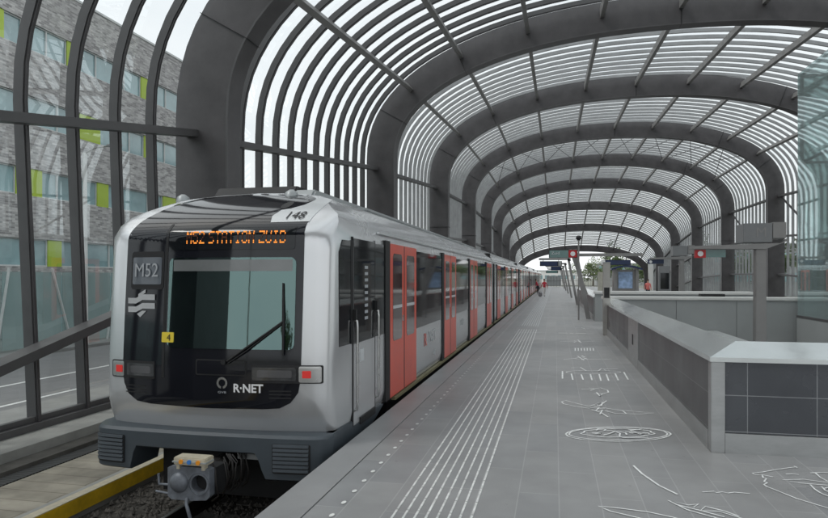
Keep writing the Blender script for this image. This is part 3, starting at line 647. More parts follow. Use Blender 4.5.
# dot matrix destination
FONT={'M':'10001 11011 10101 10101 10001 10001 10001','5':'11111 10000 11110 00001 00001 10001 01110','2':'01110 10001 00001 00010 00100 01000 11111','S':'01111 10000 10000 01110 00001 00001 11110','T':'11111 00100 00100 00100 00100 00100 00100','A':'01110 10001 10001 11111 10001 10001 10001','I':'01110 00100 00100 00100 00100 00100 01110','O':'01110 10001 10001 10001 10001 10001 01110','N':'10001 11001 10101 10101 10011 10001 10001','Z':'11111 00001 00010 00100 01000 10000 11111','U':'10001 10001 10001 10001 10001 10001 01110','D':'11110 10001 10001 10001 10001 10001 11110',' ':'00 00 00 00 00 00 00'}
bl=MB(); bd=MB(); cx_=-4.30; p=.0140
for ch in 'M52 STATION ZUID':
    rows=FONT[ch].split()
    for r_,row in enumerate(rows):
        for c_,v in enumerate(row):
            if v=='1':
                x=cx_+c_*p; z=2.485-r_*.0215; y=yface(x,z)-.019
                (bd if r_ in(2,3,4) else bl).add([(x-.0062,y,z-.0085),(x+.0062,y,z-.0085),(x+.0062,y,z+.0085),(x-.0062,y,z+.0085)],[(0,1,2,3)])
    cx_+=p*(len(rows[0])+1)
bl.build('destination_text','led',mask); bd.build('destination_text','leddim',mask)
# number plate tab
tabp=[(-3.30,2.60),(-2.84,2.61),(-2.80,2.95),(-2.98,3.0),(-3.08,2.86),(-3.20,2.80),(-3.30,2.78),(-3.34,2.69)]
tab=patch('number_tab',tabp,.012,'silver',mask)
ftext('car_number','148',.145,-3.05,2.695,'seam',.032,1.15,par=tab)
patch('roof_camera',rrect(-3.36,-3.24,2.80,2.92,.058),.02,'seam',mask)
# yellow sticker, 4
st=patch('sticker',rrect(-4.60,-4.435,1.17,1.29,.012),.020,'sticker',mask); ftext('sticker_number','4',.11,-4.50,1.225,'seam',.024,par=st)
# flap, emblem, letters, lines
fl=patch('coupling_flap',rrect(-4.13,-3.49,.80,.985,.02),.011,'seam',mask); patch('flap_plate',rrect(-4.115,-3.505,.815,.97,.02),.0135,'black',fl)
b=MB(); cx_,cz_=-3.79,.715
for k in range(28):
    a0=2*math.pi*k/28; a1=2*math.pi*(k+1)/28
    if 20<=k<=21: continue
    V=[(cx_+r*math.cos(a),yface(cx_,cz_)-.014,cz_+r*math.sin(a)) for a,r in((a0,.042),(a1,.042),(a1,.068),(a0,.068))]; b.add(V,[(0,1,2,3)])
b.build('ring_emblem','chrome',mask)
ftext('small_lettering','GVB',.035,-3.79,.605,'grytext',.014,1.6)
ftext('operator_lettering','R·NET',.135,-3.47,.655,'signwhite',.014,.98,.004)
for z in(.635,.595,.555):
    patch('vent_line',rrect(-3.22,-2.96,z-.008,z+.006,.004),.009,'seam',mask,rings=(1,.5)); patch('vent_line',rrect(-5.12,-4.82,z-.008,z+.006,.004),.009,'seam',mask,rings=(1,.5))
# head lamps
for sgn,(x0,x1,fx0,fx1,rx0,rx1) in((1,(-3.42,-2.90,-3.43,-2.60,-2.83,-2.73)),(-1,(-5.10,-4.70,-5.34,-4.69,-5.27,-5.17))):
    zc=.83
    h=patch('headlight_frame',rrect(fx0,fx1,zc-.105,zc+.105,.02),.011,'seam',train)
    if sgn>0: patch('silver_bezel',rrect(-2.87,-2.615,zc-.092,zc+.092,.02),.015,'chrome',h)
    else: patch('silver_bezel',rrect(-5.325,-5.15,zc-.092,zc+.092,.02),.015,'chrome',h)
    patch('headlight',rrect(x0,x1,zc-.075,zc+.075,.02),.017,'headlamp',h)
    patch('tail_light',rrect(rx0,rx1,zc-.042,zc+.042,.01),.021,'redlamp',h)
    patch('lamp_lens',rrect(x0+.06,x1-.05,zc-.04,zc+.045,.02),.020,mat('lamp lens',(.10,.10,.105),.2,coat=.5),h,rings=(1,.8,.5))
# wiper
wy=lambda x,z,o=.045:(x,yface(x,z)-o,z)
wp=MB(); wp.tube([wy(-3.72,.97,.03),wy(-3.5,1.12),wy(-3.05,1.44)],.012,8); wp.tube([wy(-3.71,.945,.03),wy(-3.48,1.095),wy(-3.07,1.41)],.008,8)
wi=wp.build('wiper','seam',train,smooth=50); MB().tube([wy(-3.07,1.88,.035),wy(-3.055,1.45,.035),wy(-3.05,1.05,.035)],[.010,.018,.012],8).build('wiper_blade','seam',wi,smooth=50)
MB().tube([wy(-3.76,.96,.0),wy(-3.76,.96,.05)],.03,14).build('wiper_pivot','seam',wi)
# cab interior seen through the windscreen
ci=MB(); ci.add([(-5.2,8.3,.9),(-2.75,8.3,.9),(-2.75,8.3,2.4),(-5.2,8.3,2.4)],[(0,1,2,3)]); ci.build('cab_wall','dgrey',train)
MB().prism([(7.15,.95),(7.15,1.16),(7.45,1.22),(7.6,1.05),(7.6,.95)],'x',-4.9,-2.95).build('cab_console','seam',train,bevel=.02)
se=MB().prism([(7.75,.95),(7.75,1.02),(8.0,1.05),(8.1,1.72),(8.2,1.72),(8.2,.95)],'x',-3.95,-3.45).build('driver_seat','dark',train,bevel=.04); MB().box(-3.85,-3.55,8.05,8.17,1.76,1.95).build('head_rest','dark',se,bevel=.04)
MB().box(-4.5,-4.2,7.3,7.36,1.1,1.45).build('cab_screen','dgrey2',train,bevel=.02)
MB().tube([(-4.25,7.5,1.0),(-4.05,7.9,2.5)],.05,8).build('reflected_edge_rod','dark',train)  # slanted dark rod added to imitate the canopy edge reflected in the windscreen
# --- bumper skirt
def ysk(x,z): ex=abs(x-XC)/1.53; return 6.74+.08*ex**2+.22*ex**24
sk=[(-5.54,.10),(-5.54,-.30),(-5.48,-.34),(-5.0,-.34),(-4.93,-.28),(-4.93,-.12),(-4.86,-.07),(-3.34,-.07),(-3.22,-.13),(-3.2,-.30),(-3.12,-.36),(-2.56,-.36),(-2.48,-.30),(-2.48,.10),(-2.55,.135),(-4.0,.15),(-5.48,.135)]
def skirt_mesh():
    xs=[-5.54+3.06*i/72 for i in range(73)]
    def lo(x):
        if x<-4.93: return -.34
        if x<-4.86: return -.34+(.27)*((x+4.93)/.07)**.4
        if x<-3.34: return -.07
        if x<-3.22: return -.07-(.29)*((x+3.34)/.12)**1.6
        return -.36
    b=MB(); V=[];F_=[]
    for x in xs:
        l=lo(x); e=min(1,min(x+5.54,-2.48-x)/.06); l2=l+.05*(1-e)
        for z,dy in((.15,.30),(.15,.04),(.12,0),(.10,0),(l2+.02,.0),(l2,.03),(l2,.55)):
            V.append((x,ysk(x,z)+dy,z))
    m_=7
    for i in range(len(xs)-1):
        for k in range(m_-1): F_.append((i*m_+k,i*m_+k+1,(i+1)*m_+k+1,(i+1)*m_+k))
    F_+=[tuple(range(m_)),tuple((len(xs)-1)*m_+k for k in range(m_))]
    b.add(V,F_); return b
skirt=skirt_mesh().build('front_skirt','dgrey',train,smooth=35)
for x0,x1 in((-5.44,-5.02),(-3.12,-2.68)):
    zt,zb_=.065,-.27
    an=patch('anti_climber',rrect(x0,x1,zb_,zt,.02),.012,'seam',skirt,yf=ysk)
    for q in range(7):
        z=zb_+.03+q*.046; patch('anti_climber_rib',rrect(x0+.015,x1-.015,z-.006,z+.026,.005),.03,'dgrey2',an,rings=(1,.6,.2),yf=ysk,thick=.0)
b=MB(); b.box(-4.3,-3.0,7.1,7.6,-.28,-.05); b.box(-4.95,-3.1,7.45,9,-.8,-.1); b.build('front_underframe','dark',train)
MB().box(-3.62,-3.30,6.9,7.1,-.17,-.075).build('drawgear_plate','greypanel',train)
# wedge that joins skirt and side
b=MB(); b.prism([(7.05,.15),(7.05,-.36),(7.5,-.36),(8.9,-.05),(9.3,.06),(7.3,.15)],'x',-2.60,-2.492); b.build('side_skirt','dgrey',train,bevel=.01)
# --- coupler
cp=thing_=None
t_=bpy.data.objects.new('coupler',None); link(t_,train)
t_.matrix_parent_inverse=train.matrix_basis.inverted()
def plate_with_hole():
    b=MB(); ox,oz=-3.845,-.285
    outer=[(-4.13,-.10),(-4.05,-.075),(-3.64,-.075),(-3.56,-.10),(-3.555,-.42),(-3.60,-.47),(-3.80,-.49),(-4.08,-.49),(-4.13,-.45)]
    O=dens(outer,.04); n=len(O); hc=(-3.70,-.275); r=.105
    I=[]
    for x,z in O:
        a=math.atan2(z-hc[1],x-hc[0]); I.append((hc[0]+r*math.cos(a),hc[1]+r*math.sin(a)))
    V=[]
    for y in(6.15,6.27):
        V+=[(x,y,z) for x,z in O]+[(x,y,z) for x,z in I]
    F_=[]
    for i in range(n):
        j=(i+1)%n
        F_+=[(i,j,n+j,n+i),(2*n+i,2*n+j,3*n+j,3*n+i),(i,j,2*n+j,2*n+i),(n+i,n+j,3*n+j,3*n+i)]
    b.add(V,F_); return b
plate_with_hole().build('coupler_plate','coupler',t_,smooth=30)
MB().tube([(-3.97,6.16,-.275),(-3.97,6.13,-.275),(-3.97,6.105,-.275),(-3.97,6.095,-.275)],[.125,.12,.08,.02],24).build('coupler_dome','coupler',t_,smooth=50)
MB().tube([(-3.70,6.14,-.275),(-3.70,6.155,-.275)],[.135,.135],24,caps=False).build('coupler_ring','coupler',t_)
MB().box(-4.1,-3.58,6.275,6.6,-.46,-.12).build('coupler_body','dark',t_)
MB().tube([(-3.85,6.6,-.28),(-3.85,7.6,-.28)],.13,16).build('draw_bar','hose',t_)
MB().tube([(-3.86,6.14,-.46),(-3.84,6.1,-.52),(-3.80,6.08,-.60),(-3.76,6.1,-.78),(-3.74,6.15,-.9)],.022,10).build('air_hose','coupler',t_,smooth=60)
MB().tube([(-4.13,6.2,-.33),(-4.28,6.2,-.33),(-4.29,6.2,-.20)],.018,8).build('release_handle','coupler',t_,smooth=60)
MB().tube([(-4.13,6.2,-.44),(-4.36,6.25,-.44)],.014,8).build('release_handle','coupler',t_)
eb=MB().box(-4.02,-3.58,6.10,6.3,-.045,.05).build('electric_connector','cream',t_,bevel=.012)
MB().box(-4.03,-3.57,6.09,6.28,-.012,.004).build('connector_lid','greypanel',eb)
for i,(dx,c_) in enumerate(((-.33,'orange'),(-.22,'blue'),(-.10,'orange'))):
    MB().tube([(-3.58+dx,6.083,.0),(-3.58+dx,6.10,.0)],.028,14).build('connector_cap',c_,eb)
for dx in(.05,.39): MB().box(-4.02+dx-.02,-4.02+dx+.02,6.12,6.2,-.10,-.045).build('connector_bracket','cream',eb)
p_=Vector((-3.50,6.2,0)); t_.scale=(.86,.86,.86); t_.location=p_*.14
rr=random.Random(2); b=MB()
for i in range(13):
    x=rr.uniform(-3.56,-3.46); y=rr.uniform(6.3,6.9); z0=-.03+rr.uniform(-.05,.0)
    b.tube([(x-.06,y,z0),(x+rr.uniform(-.02,.03),y-.04,z0-.06),(x+rr.uniform(-.04,.04),y-.05,z0-.2),(x+rr.uniform(-.05,.02),y-.03,z0-.33),(x-.1,y+.05,z0-.42)],rr.uniform(.006,.013),6)
b.build('cable_bundle','hose',t_,smooth=60)
for y in range(0,5):
    pass
b=MB()
for xx in(-3.28,-4.72):
    for yy in(8.2,10.2): b.tube([(xx-.06,yy,-.62),(xx+.06,yy,-.62)],.40,28)
b.build('bogie_wheels','dark',train)
# --- train side (platform side, +X) and plain far side
SX=XC+HW
def panel(name,y0,y1,z0,z1,m,parent,p0=-.02,p1=.006,bev=0,side=1):
    xa,xb=(SX+p0,SX+p1) if side>0 else (2*XC-SX-p1,2*XC-SX-p0)
    return MB().box(xa,xb,y0,y1,z0,z1).build(name,m,parent,bevel=bev)
def yprism(name,poly,m,parent,p0=-.02,p1=.006,side=1):
    xa,xb=(SX+p0,SX+p1) if side>0 else (2*XC-SX-p1,2*XC-SX-p0)
    return MB().prism(poly,'x',xa,xb).build(name,m,parent)
yprism('cab_side_window',[(7.26,1.12),(7.26,2.25),(7.40,2.40),(9.33,2.43),(9.33,1.10)],'darkwin',train)
yprism('window_divider',[(7.70,1.11),(7.70,2.41),(7.76,2.41),(7.76,1.11)],'seam',train,p1=.010)
cd=panel('cab_door',7.80,8.78,.06,2.45,'silver_side',train,p1=.009,bev=.004)
panel('cab_door_window',7.812,8.768,1.10,2.44,'darkwin',cd,p1=.0125)
panel('door_seam',7.77,7.797,.06,2.46,'seam',train,p1=.0095); panel('door_seam',8.783,8.81,.06,2.46,'seam',train,p1=.0095)
for yy,zt in((7.80,1.42),(8.80,1.50)):
    b=MB(); b.tube([(SX,yy,zt),(SX+.055,yy,zt-.03),(SX+.06,yy,zt-.12),(SX+.06,yy,.36),(SX+.055,yy,.27),(SX,yy,.25)],.017,8); h=b.build('hand_rail','chrome',train,smooth=60)
    MB().box(SX,SX+.05,yy-.03,yy+.03,zt-.02,zt+.12).build('rail_mount','seam',h)
panel('step_grille',8.05,8.75,.03,.12,'seam',train,p1=.03)
for q in range(9): panel('grab_slat',8.28,8.42,1.38+.085*q,1.42+.085*q,'grytext',cd,p1=.016)
panel('door_window_rail',7.83,8.75,1.66,1.69,'seam',cd,p1=.015)
panel('notice',8.08,8.25,.84,1.0,'palegrey',cd,p1=.012)
def door(y0,y1,parent,near=True,side=1):
    d=panel('passenger_door',y0,y1,.07,2.47,'red',parent,p1=.012,bev=.005,side=side)
    mid=(y0+y1)/2; w=y1-y0
    panel('door_gap',mid-.02,mid+.02,.072,2.468,'seam',d,p1=.0135,side=side)
    for a in((y0+w*.10,mid-w*.09),(mid+w*.09,y1-w*.10)):
        yprism('door_window',[(a[0],.99),(a[0],2.27),(a[0]+.05,2.32),(a[1]-.05,2.32),(a[1],2.27),(a[1],.99),(a[1]-.05,.94),(a[0]+.05,.94)],'redglass',d,p1=.016,side=side)
        if near: yprism('window_rail',[(a[0],1.45),(a[0],1.50),(a[1],1.50),(a[1],1.45)],'palegrey',d,p1=.019,side=side)
    if near: panel('door_button',mid-.13,mid-.07,1.22,1.31,'chrome',d,p1=.022,side=side)
    return d
def post(y0,y1,side=1): return panel('door_dark_strip',y0,y1,.07,2.5,'seam',train,p1=.02,side=side)  # plain black strip beside the doors and at the car ends
def window(y0,y1,side=1):
    w=panel('side_window',y0,y1,1.0,2.42,'darkwin',train,p1=.008,bev=.003,side=side)
    return w
L1=[(9.62,11.57),(14.6,16.45),(19.2,21.1),(24.05,25.9)]
def blank_side(p): pass
for side in(1,-1):
    for i,(a,c) in enumerate(L1):
        if side>0 or i>0:
            post(a-.28,a-.005,side); door(a,c,train,i<3 and side>0,side); 
        nxt=L1[i+1][0]-.29 if i<3 else None
        if nxt: window(c+.03,nxt,side)
for k in range(5):
    for side in(1,-1):
        if side<0 and k>1: continue
        y0=26.85+19.2*k
        post(y0,y0+.35,side)
        for i in range(4):
            a=y0+1.7+4.75*i; c=a+1.75
            post(a-.26,a-.005,side); door(a,c,train,False,side)
            if i<3: window(c+.03,a+4.75-.28,side)
        post(y0+18.35,y0+18.7,side)
# R-NET print on side panel
text('operator_lettering','R',.36,(SX+.009,12.45,.70),(R(90),0,R(90)),'pinkred',train,1.3,.0005,.004)
text('operator_lettering','NET',.34,(SX+.009,13.2,.72),(R(90),0,R(90)),'palegrey',train,1.25,.0005)
text('car_number','148',.16,(SX+.009,13.35,.35),(R(90),0,R(90)),'palegrey',train,1.3,.0005)
text('operator_lettering','R·NET',.26,(SX+.009,17.6,.70),(R(90),0,R(90)),'palegrey',train,1.0,.0005)
# step icon on the door
text('door_lettering','3',.2,(SX+.0135,11.1,.42),(R(90),0,R(90)),'pinkred',train,1.2,.0005)

# ------------------------------------------------------------ lift
t=thing('lift_shaft','glass lift shaft with steel frame standing behind the near stair opening, on the right','lift',(9.2,22,0))
LX0,LX1,LY0,LY1,LH=7.9,10.6,20.1,23.7,8.7
b=MB()
b.box(LX0,LX0+.02,LY0,LY1,.62,LH); b.box(LX0+.021,LX1,LY1-.02,LY1,.62,LH); b.box(LX0+.021,LX1,LY0,LY0+.02,.62,LH); b.build('glass_wall','lglass',t)
b=MB()
for x,y in((LX0+.09,LY0+.09),(LX0+.09,LY1-.09),(LX1-.09,LY0+.09),(LX1-.09,LY1-.09)): b.box(x-.05,x+.05,y-.05,y+.05,0,LH-.03)
for z in(3.05,5.7,LH-.12):
    b.box(LX0+.03,LX0+.09,LY0+.15,LY1-.15,z,z+.08); b.box(LX0+.15,LX1-.15,LY1-.10,LY1-.04,z,z+.08)
b.build('lift_frame','purlin',t)
b=MB(); b.box(LX0-.02,LX1,LY0,LY1+.02,-5,.6); b.build('lift_base','greypanel',t)
b=MB(); b.box(LX0-.03,LX1,LY0,LY1+.03,.605,.68); b.build('base_trim','steel',t)
b=MB(); b.box(LX0+.35,LX1-.3,LY0+.4,LY1-1.2,.75,3.0); ca=b.build('lift_car','signgrey',t)
b=MB(); b.box(LX0+.31,LX0+.345,LY0+.6,LY0+1.7,.85,2.65); b.build('red_reflection_panel','red',ca)  # red panel stands in for the train doors mirrored in the glass
# ------------------------------------------------------------ posts, signs
def sign_post(x,y,z_top,lab,s=1.0,pit=0,board=True,text_=None):
    t=thing('sign_post',lab,'sign post',(x,y,pit),'grey posts carrying lit direction boxes')
    MB().prism([(x-.15*s,pit),(x+.15*s,pit),(x+.12*s,z_top),(x-.12*s,z_top)],'y',y-.12,y+.12).build('post','post',t,bevel=.01)
    MB().prism([(x-1.65*s,z_top+.02),(x-1.65*s,z_top+.09),(x+.45,z_top+.15),(x+.62,z_top+.26),(x+.62,z_top+.20),(x+.1,z_top+.0)],'y',y-.15,y+.15).build('arm','post',t)
    bx=MB().box(x-.42,x+.26,y-.13,y+.55,z_top+.17,z_top+.66).build('sign_box','signgrey',t,bevel=.01)
    MB().box(x+.27,x+.58,y-.13,y+.55,z_top+.27,z_top+.68).build('sign_box','post',t,bevel=.01)
    if text_: text('sign_lettering',text_,.34,(x+.0,y-.135,z_top+.42),(R(90),0,0),'post',bx,1,.001)
    hb=MB().box(x-1.55,x-.82,y-.06,y+.06,z_top-.20,z_top+.005).build('hanging_sign','signteal',t)
    MB().box(x-1.555,x-1.30,y-.07,y+.07,z_top-.21,z_top+.0).build('sign_field','signred',hb)
    MB().tube([(x-1.43,y-.071,z_top-.105),(x-1.43,y-.078,z_top-.105)],.07,20).build('sign_disc','signwhite',hb)
    return t
sign_post(5.12,18.0,2.66,'tall grey post with sign box and red metro sign, inside the near stair opening',1,pit=-5,text_='M')
t2=sign_post(6.0,33.3,2.80,'farther grey post with sign box and blue hanging sign, behind the white topped wall',.9,pit=0)
for o in t2.children_recursive:
    if o.name.startswith('sign_field'): o.data.materials[0]=M['signblue']
    if o.name.startswith('hanging_sign'): o.data.materials[0]=M['signblue']
    if o.name.startswith('sign_disc'): o.scale=(1,1,1)
# slim square post by the parapet end
t=thing('ticket_post','slim square light steel post on the platform at the end of the near parapet','post',(1.68,22.5,0))
MB().box(1.57,1.80,22.35,22.57,0,2.42).build('post_body','postlight',t,bevel=.01)
MB().box(1.56,1.81,22.34,22.58,2.42,2.45).build('post_cap','greypanel',t); MB().box(1.60,1.77,22.342,22.349,1.25,1.6).build('reader_plate','seam',t)
# leaning gantries
GY=[31,46,62,78,94,110]
for i,y in enumerate(GY):
    s=1.0
    t=thing('sign_gantry',f'leaning steel post with a level beam over the platform, {ORD[i]} from the viewer','gantry',(1.4,y,0),'leaning sign gantries along the platform')
    MB().bar((1.52,y,0),(.90,y,3.25),.20 if i==0 else .16,.20,up=(0,1,0)).build('leaning_post','post',t)
    if i==0:
        MB().bar((.92,y+.05,2.98),(3.9,y+.05,2.98),.14,.14).build('beam','post',t)
        MB().bar((1.5,y+1.2,1.1),(.72,y+1.2,3.3),.13,.14,up=(0,1,0)).build('leaning_post','post',t)
    else:
        MB().bar((.98,y,3.2),(-1.1,y,3.2),.16,.14).build('beam','post',t)
        MB().bar((.95,y,3.26),(.98,y,3.05),.2,.2).build('knee','post',t)
def board(xc,y,z,w,h,fields,lab,hang=None,grp='hanging boards over the platform'):
    t=thing('hanging_board',lab,'sign',(xc,y,z),grp)
    MB().box(xc-w/2,xc+w/2,y-.07,y+.07,z-h/2,z+h/2).build('board_case','seam',t,bevel=.008)
    for (a,c,m) in fields: MB().box(xc-w/2+w*a,xc-w/2+w*c,y-.078,y-.0705,z-h/2+.02,z+h/2-.02).build('board_field',m,t)
    if hang:
        for sx in(-.35,.35): MB().box(xc+sx*w-.02,xc+sx*w+.02,y-.02,y+.02,z+h/2,hang).build('hanger','post',t)
    return t
tb=board(.36,30.6,3.02,1.28,.37,[(.02,.69,'signteal'),(.70,.985,'signred')],'teal display board with a red square and white disc, nearest board over the platform')
MB().tube([(.36-.64+1.28*.845,30.515,3.02),(.36-.64+1.28*.845,30.522,3.02)],.11,20).build('board_disc','signwhite',tb)
text('board_lettering','Zuid',.17,(.02,30.518,3.05),(R(90),0,0),'palegrey',tb,1.2,.001)
board(-.28,45.8,2.88,1.5,.34,[(.03,.8,'signblue'),(.84,.97,'greypanel')],'dark blue hanging board, second over the platform',3.13)
board(.1,61.8,2.75,.95,.34,[(.05,.9,'signblue')],'small dark blue board, third over the platform',3.13)
board(-.35,77.8,2.55,1.4,.3,[(.05,.95,'signteal')],'dark narrow hanging board, farthest over the platform',3.13)
tb=board(2.75,31.1,2.62,1.3,.24,[(.15,.98,'signblue')],'dark blue board with a white end, hanging under the first gantry beam on the right',2.9)
MB().box(2.1,2.27,31.0,31.019,2.52,2.74).build('board_end','signwhite',tb)
t=thing('camera_pole','thin pole with a round camera head by the first gantry','pole',(1.05,30.2,0))
MB().tube([(1.05,30.2,0),(1.05,30.2,3.65)],.035,8).build('pole','post',t); MB().tube([(1.05,30.2,3.62),(1.05,30.2,3.68),(1.05,30.2,3.78),(1.05,30.2,3.84)],[.06,.12,.12,.05],14).build('camera_head','seam',t,smooth=60)

# ------------------------------------------------------------ kiosk, benches, column, clock
t=thing('platform_shelter','small shelter with a curved blue roof and a lit blue poster panel','shelter',(6.1,60,0))
b=MB(); n=10; P=[(4.9+2.6*i/n,2.72+.28*math.sin(math.pi*i/n)) for i in range(n+1)]; P2=[(x,z-.16) for x,z in P[::-1]]
b.prism(P+P2,'y',59.4,61.6).build('roof','signblue',t)
MB().box(5.1,5.35,59.6,61.4,0,2.74).build('side_post','post',t); MB().box(6.95,7.2,59.6,61.4,0,2.74).build('side_post','post',t)
pp=MB().box(5.36,6.94,59.8,59.95,.5,2.6).build('back_panel','post',t); MB().box(5.5,6.7,59.76,59.79,.95,2.4).build('poster','poster',pp)
t=thing('information_cabinet','beige flat cabinet standing left of the blue roofed shelter','cabinet',(4.2,60,0))
MB().box(3.75,4.8,59.7,60.1,.3,2.4).build('cabinet_body','beige',t,bevel=.02); MB().box(3.9,4.65,59.72,60.08,0,.3).build('cabinet_foot','post',t)
for i,(x,y,lab) in enumerate(((7.0,56,'pale bench block right of the blue roofed shelter'),(9.6,57,'pale bench block near the right hand canopy arches'),(3.9,55,'pale bench block in front of the beige cabinet'))):
    t=thing('bench',lab,'bench',(x,y,0),'pale benches on the far platform')
    MB().box(x-.75,x+.75,y-.3,y+.3,.42,.6).build('seat','whitepanel',t,bevel=.03); MB().box(x-.55,x-.4,y-.22,y+.22,0,.42).build('leg','post',t); MB().box(x+.4,x+.55,y-.22,y+.22,0,.42).build('leg','post',t)
MB().box(8.05,8.45,59.8,60.2,0,3.3).build('white_column','whitepanel',bevel=.03); tag(bpy.data.objects['white_column'],'plain white column standing right of the blue roofed shelter','column')
t=thing('vending_machine','tall grey vending machine near the right end of the platform','machine',(9.3,60,0)); MB().box(8.9,9.8,59.6,60.4,0,2.9).build('cabinet','signgrey',t,bevel=.02); MB().box(9.0,9.7,59.57,59.595,.9,2.3).build('front_glass','darkwin',t)
# end-of-platform fence
t=thing('end_fence','grey steel gate and fence closing the far end of the platform','fence',(1,TE-4,0))
b=MB()
for i in range(24): x=-1.9+i*.55; b.box(x-.03,x+.03,TE-4.03,TE-3.97,0,2.2)
for z in(.15,1.2,2.15): b.box(-1.95,11,TE-4.02,TE-3.98,z,z+.08)
b.build('fence_bars','post',t); MB().box(-1.7,1.2,TE-3.95,TE-3.9,.2,2.1).build('gate_panel','greypanel',t)

# ------------------------------------------------------------ people
def person(x,y,h,lab,top,legs,face=0,stride=.2,lean=0,skirt=False,bag=None):
    t=thing('person',lab,'person',(x,y,0))
    s=h/1.75
    J=[(0,0,.95),(0,lean*.15,1.15),(0,lean*.3,1.40),(0,lean*.36,1.50),(0,lean*.42,1.60),(0,lean*.44,1.70)]
    rad=[.15,.13,.15,.06,.095,.07]
    E_=[(0,1),(1,2),(2,3),(3,4),(4,5)]
    for sx in(-1,1):
        n=len(J); J+=[(sx*.10,sx*stride*.1,.88),(sx*.10,sx*stride*.5-.02,.5),(sx*.10,sx*stride,.09),(sx*.11,sx*stride-.14,.035)]; rad+=[.10,.065,.045,.035]
        E_+=[(0,n),(n,n+1),(n+1,n+2),(n+2,n+3)]
        n=len(J); J+=[(sx*.19,lean*.3,1.38),(sx*.24,lean*.3-sx*stride*.3,1.12),(sx*.25,lean*.3-sx*stride*.8-.05,.9),(sx*.25,lean*.3-sx*stride*.85-.07,.82)]; rad+=[.06,.045,.035,.04]
        E_+=[(2,n),(n,n+1),(n+1,n+2),(n+2,n+3)]
    ca,sa=math.cos(face),math.sin(face)
    def W(p): return (x+(p[0]*ca-p[1]*sa)*s,y+(p[0]*sa+p[1]*ca)*s,p[2]*s)
    me=bpy.data.meshes.new('body'); me.from_pydata([W(p) for p in J],E_,[])
    o=bpy.data.objects.new('body',me); link(o)
    md=o.modifiers.new('skin','SKIN'); 
    for i,r in enumerate(rad): me.skin_vertices[0].data[i].radius=(r*s,r*s)
    me.skin_vertices[0].data[0].use_root=True
    o.modifiers.new('sub','SUBSURF').levels=1
    dg=bpy.context.evaluated_depsgraph_get(); dg.update(); m2=bpy.data.meshes.new_from_object(o.evaluated_get(dg)); bpy.data.objects.remove(o)
    m2.materials.clear()
    for mm in('skin',top,legs,'darkcloth'): m2.materials.append(M[mm])
    for p in m2.polygons:
        z=p.center.z/s; p.use_smooth=True
        p.material_index=0 if z>1.47 else (1 if z>.92 else (3 if z<.09 else 2))
        dx=abs((p.center.x-x)*ca+(p.center.y-y)*sa)/s
        if z<1.0 and dx>.21: p.material_index=0
    o=bpy.data.objects.new('body',m2); link(o,t); o.matrix_parent_inverse=t.matrix_basis.inverted()
    hd=W((0,lean*.46+.02,1.70)); MB().tube([(hd[0],hd[1],hd[2]-.08*s),(hd[0],hd[1],hd[2]),(hd[0],hd[1],hd[2]+.07*s),(hd[0],hd[1],hd[2]+.1*s)],[.07*s,.105*s,.085*s,.03*s],12).build('hair','hair',t,smooth=70)
    if skirt: MB().tube([W((0,0,1.0)),W((0,0,.62))],[.16*s,.26*s],14).build('skirt','darkcloth',t,smooth=60)
    return t
person(-1.05,66,1.72,'person in a red top and white trousers walking on the far platform beside the train','redcloth','whitecloth',R(20),.25)
person(-1.95,76,1.66,'person in a red top and dark skirt leaning toward the far train doors','redcloth','darkcloth',R(80),.12,.5,True)
t=thing('shoulder_bag','pale grey bag standing at the feet of the person in white trousers','bag',(-1.45,66,0)); MB().box(-1.62,-1.25,65.7,65.95,0,.38).build('bag_body','bag',t,bevel=.05); MB().tube([(-1.52,65.82,.36),(-1.48,65.82,.5),(-1.39,65.82,.5),(-1.35,65.82,.36)],.02,6).build('bag_strap','darkcloth',t)
person(7.75,58,1.72,'person in a faded red top standing right of the blue roofed shelter','pinkred','darkcloth',0,.05)

# ------------------------------------------------------------ office building across the road
t=thing('office_building','long grey brick office building with teal windows and lime green panels across the road','building',(-24,20,-1))
BX=-24.0; BY0,BY1=6.0,40.6; BT=16.1
b=MB(); rowsz=[(12.6,13.9),(9.1,10.45),(5.75,7.05),(2.45,3.75)]
edges=[BT]
for z0,z1 in rowsz: edges+=[z1,z0]
edges+=[-.9]
for i in range(0,len(edges)-1,2): b.box(BX-9,BX,BY0,BY1,edges[i+1] if i+1<len(edges) else -.9,edges[i])
b.build('brick_wall','brick',t)
b=MB(); b.box(BX-9,BX-.35,BY0+.2,BY1-.2,-.9,BT-.3); b.build('inner_core','signgrey',t)
b=MB(); b.box(BX-9.05,BX+.06,BY0-.05,BY1+.05,BT+.002,BT+.12); b.build('roof_coping','wframe',t)
pat=[('g',1.25),('g',2.3),('g',1.5),('l',1.55),('g',1.0),('g',1.5),('g',1.3),('l',.9)]
for ri,(z0,z1) in enumerate(rowsz):
    y=BY0+.3; i=ri*3
    while y<BY1-.6:
        k_,w_=pat[i%8]; w_=min(w_,BY1-.3-y)
        if k_=='g':
            f=MB(); f.box(BX-.16,BX-.10,y+.002,y+w_-.002,z0+.004,z0+.06); f.box(BX-.16,BX-.10,y+.002,y+w_-.002,z1-.06,z1-.004)
            f.box(BX-.16,BX-.10,y+.002,y+.04,z0+.062,z1-.062); f.box(BX-.16,BX-.10,y+w_-.04,y+w_-.002,z0+.062,z1-.062)
            fo=f.build('window','wframe',t); MB().box(BX-.2,BX-.17,y+.01,y+w_-.01,z0+.01,z1-.01).build('pane','bglass',fo)
        else: MB().box(BX-.2,BX-.05,y+.01,y+w_-.01,z0+.01,z1-.01).build('lime_panel','lime',t)
        y+=w_; i+=1
b=MB(); y=BY0+.5
while y<BY1-3: b.box(BX+.002,BX+.03,y,y+2.3,-.85,2.0); y+=2.5
b.build('ground_floor_glazing','bglass',t)
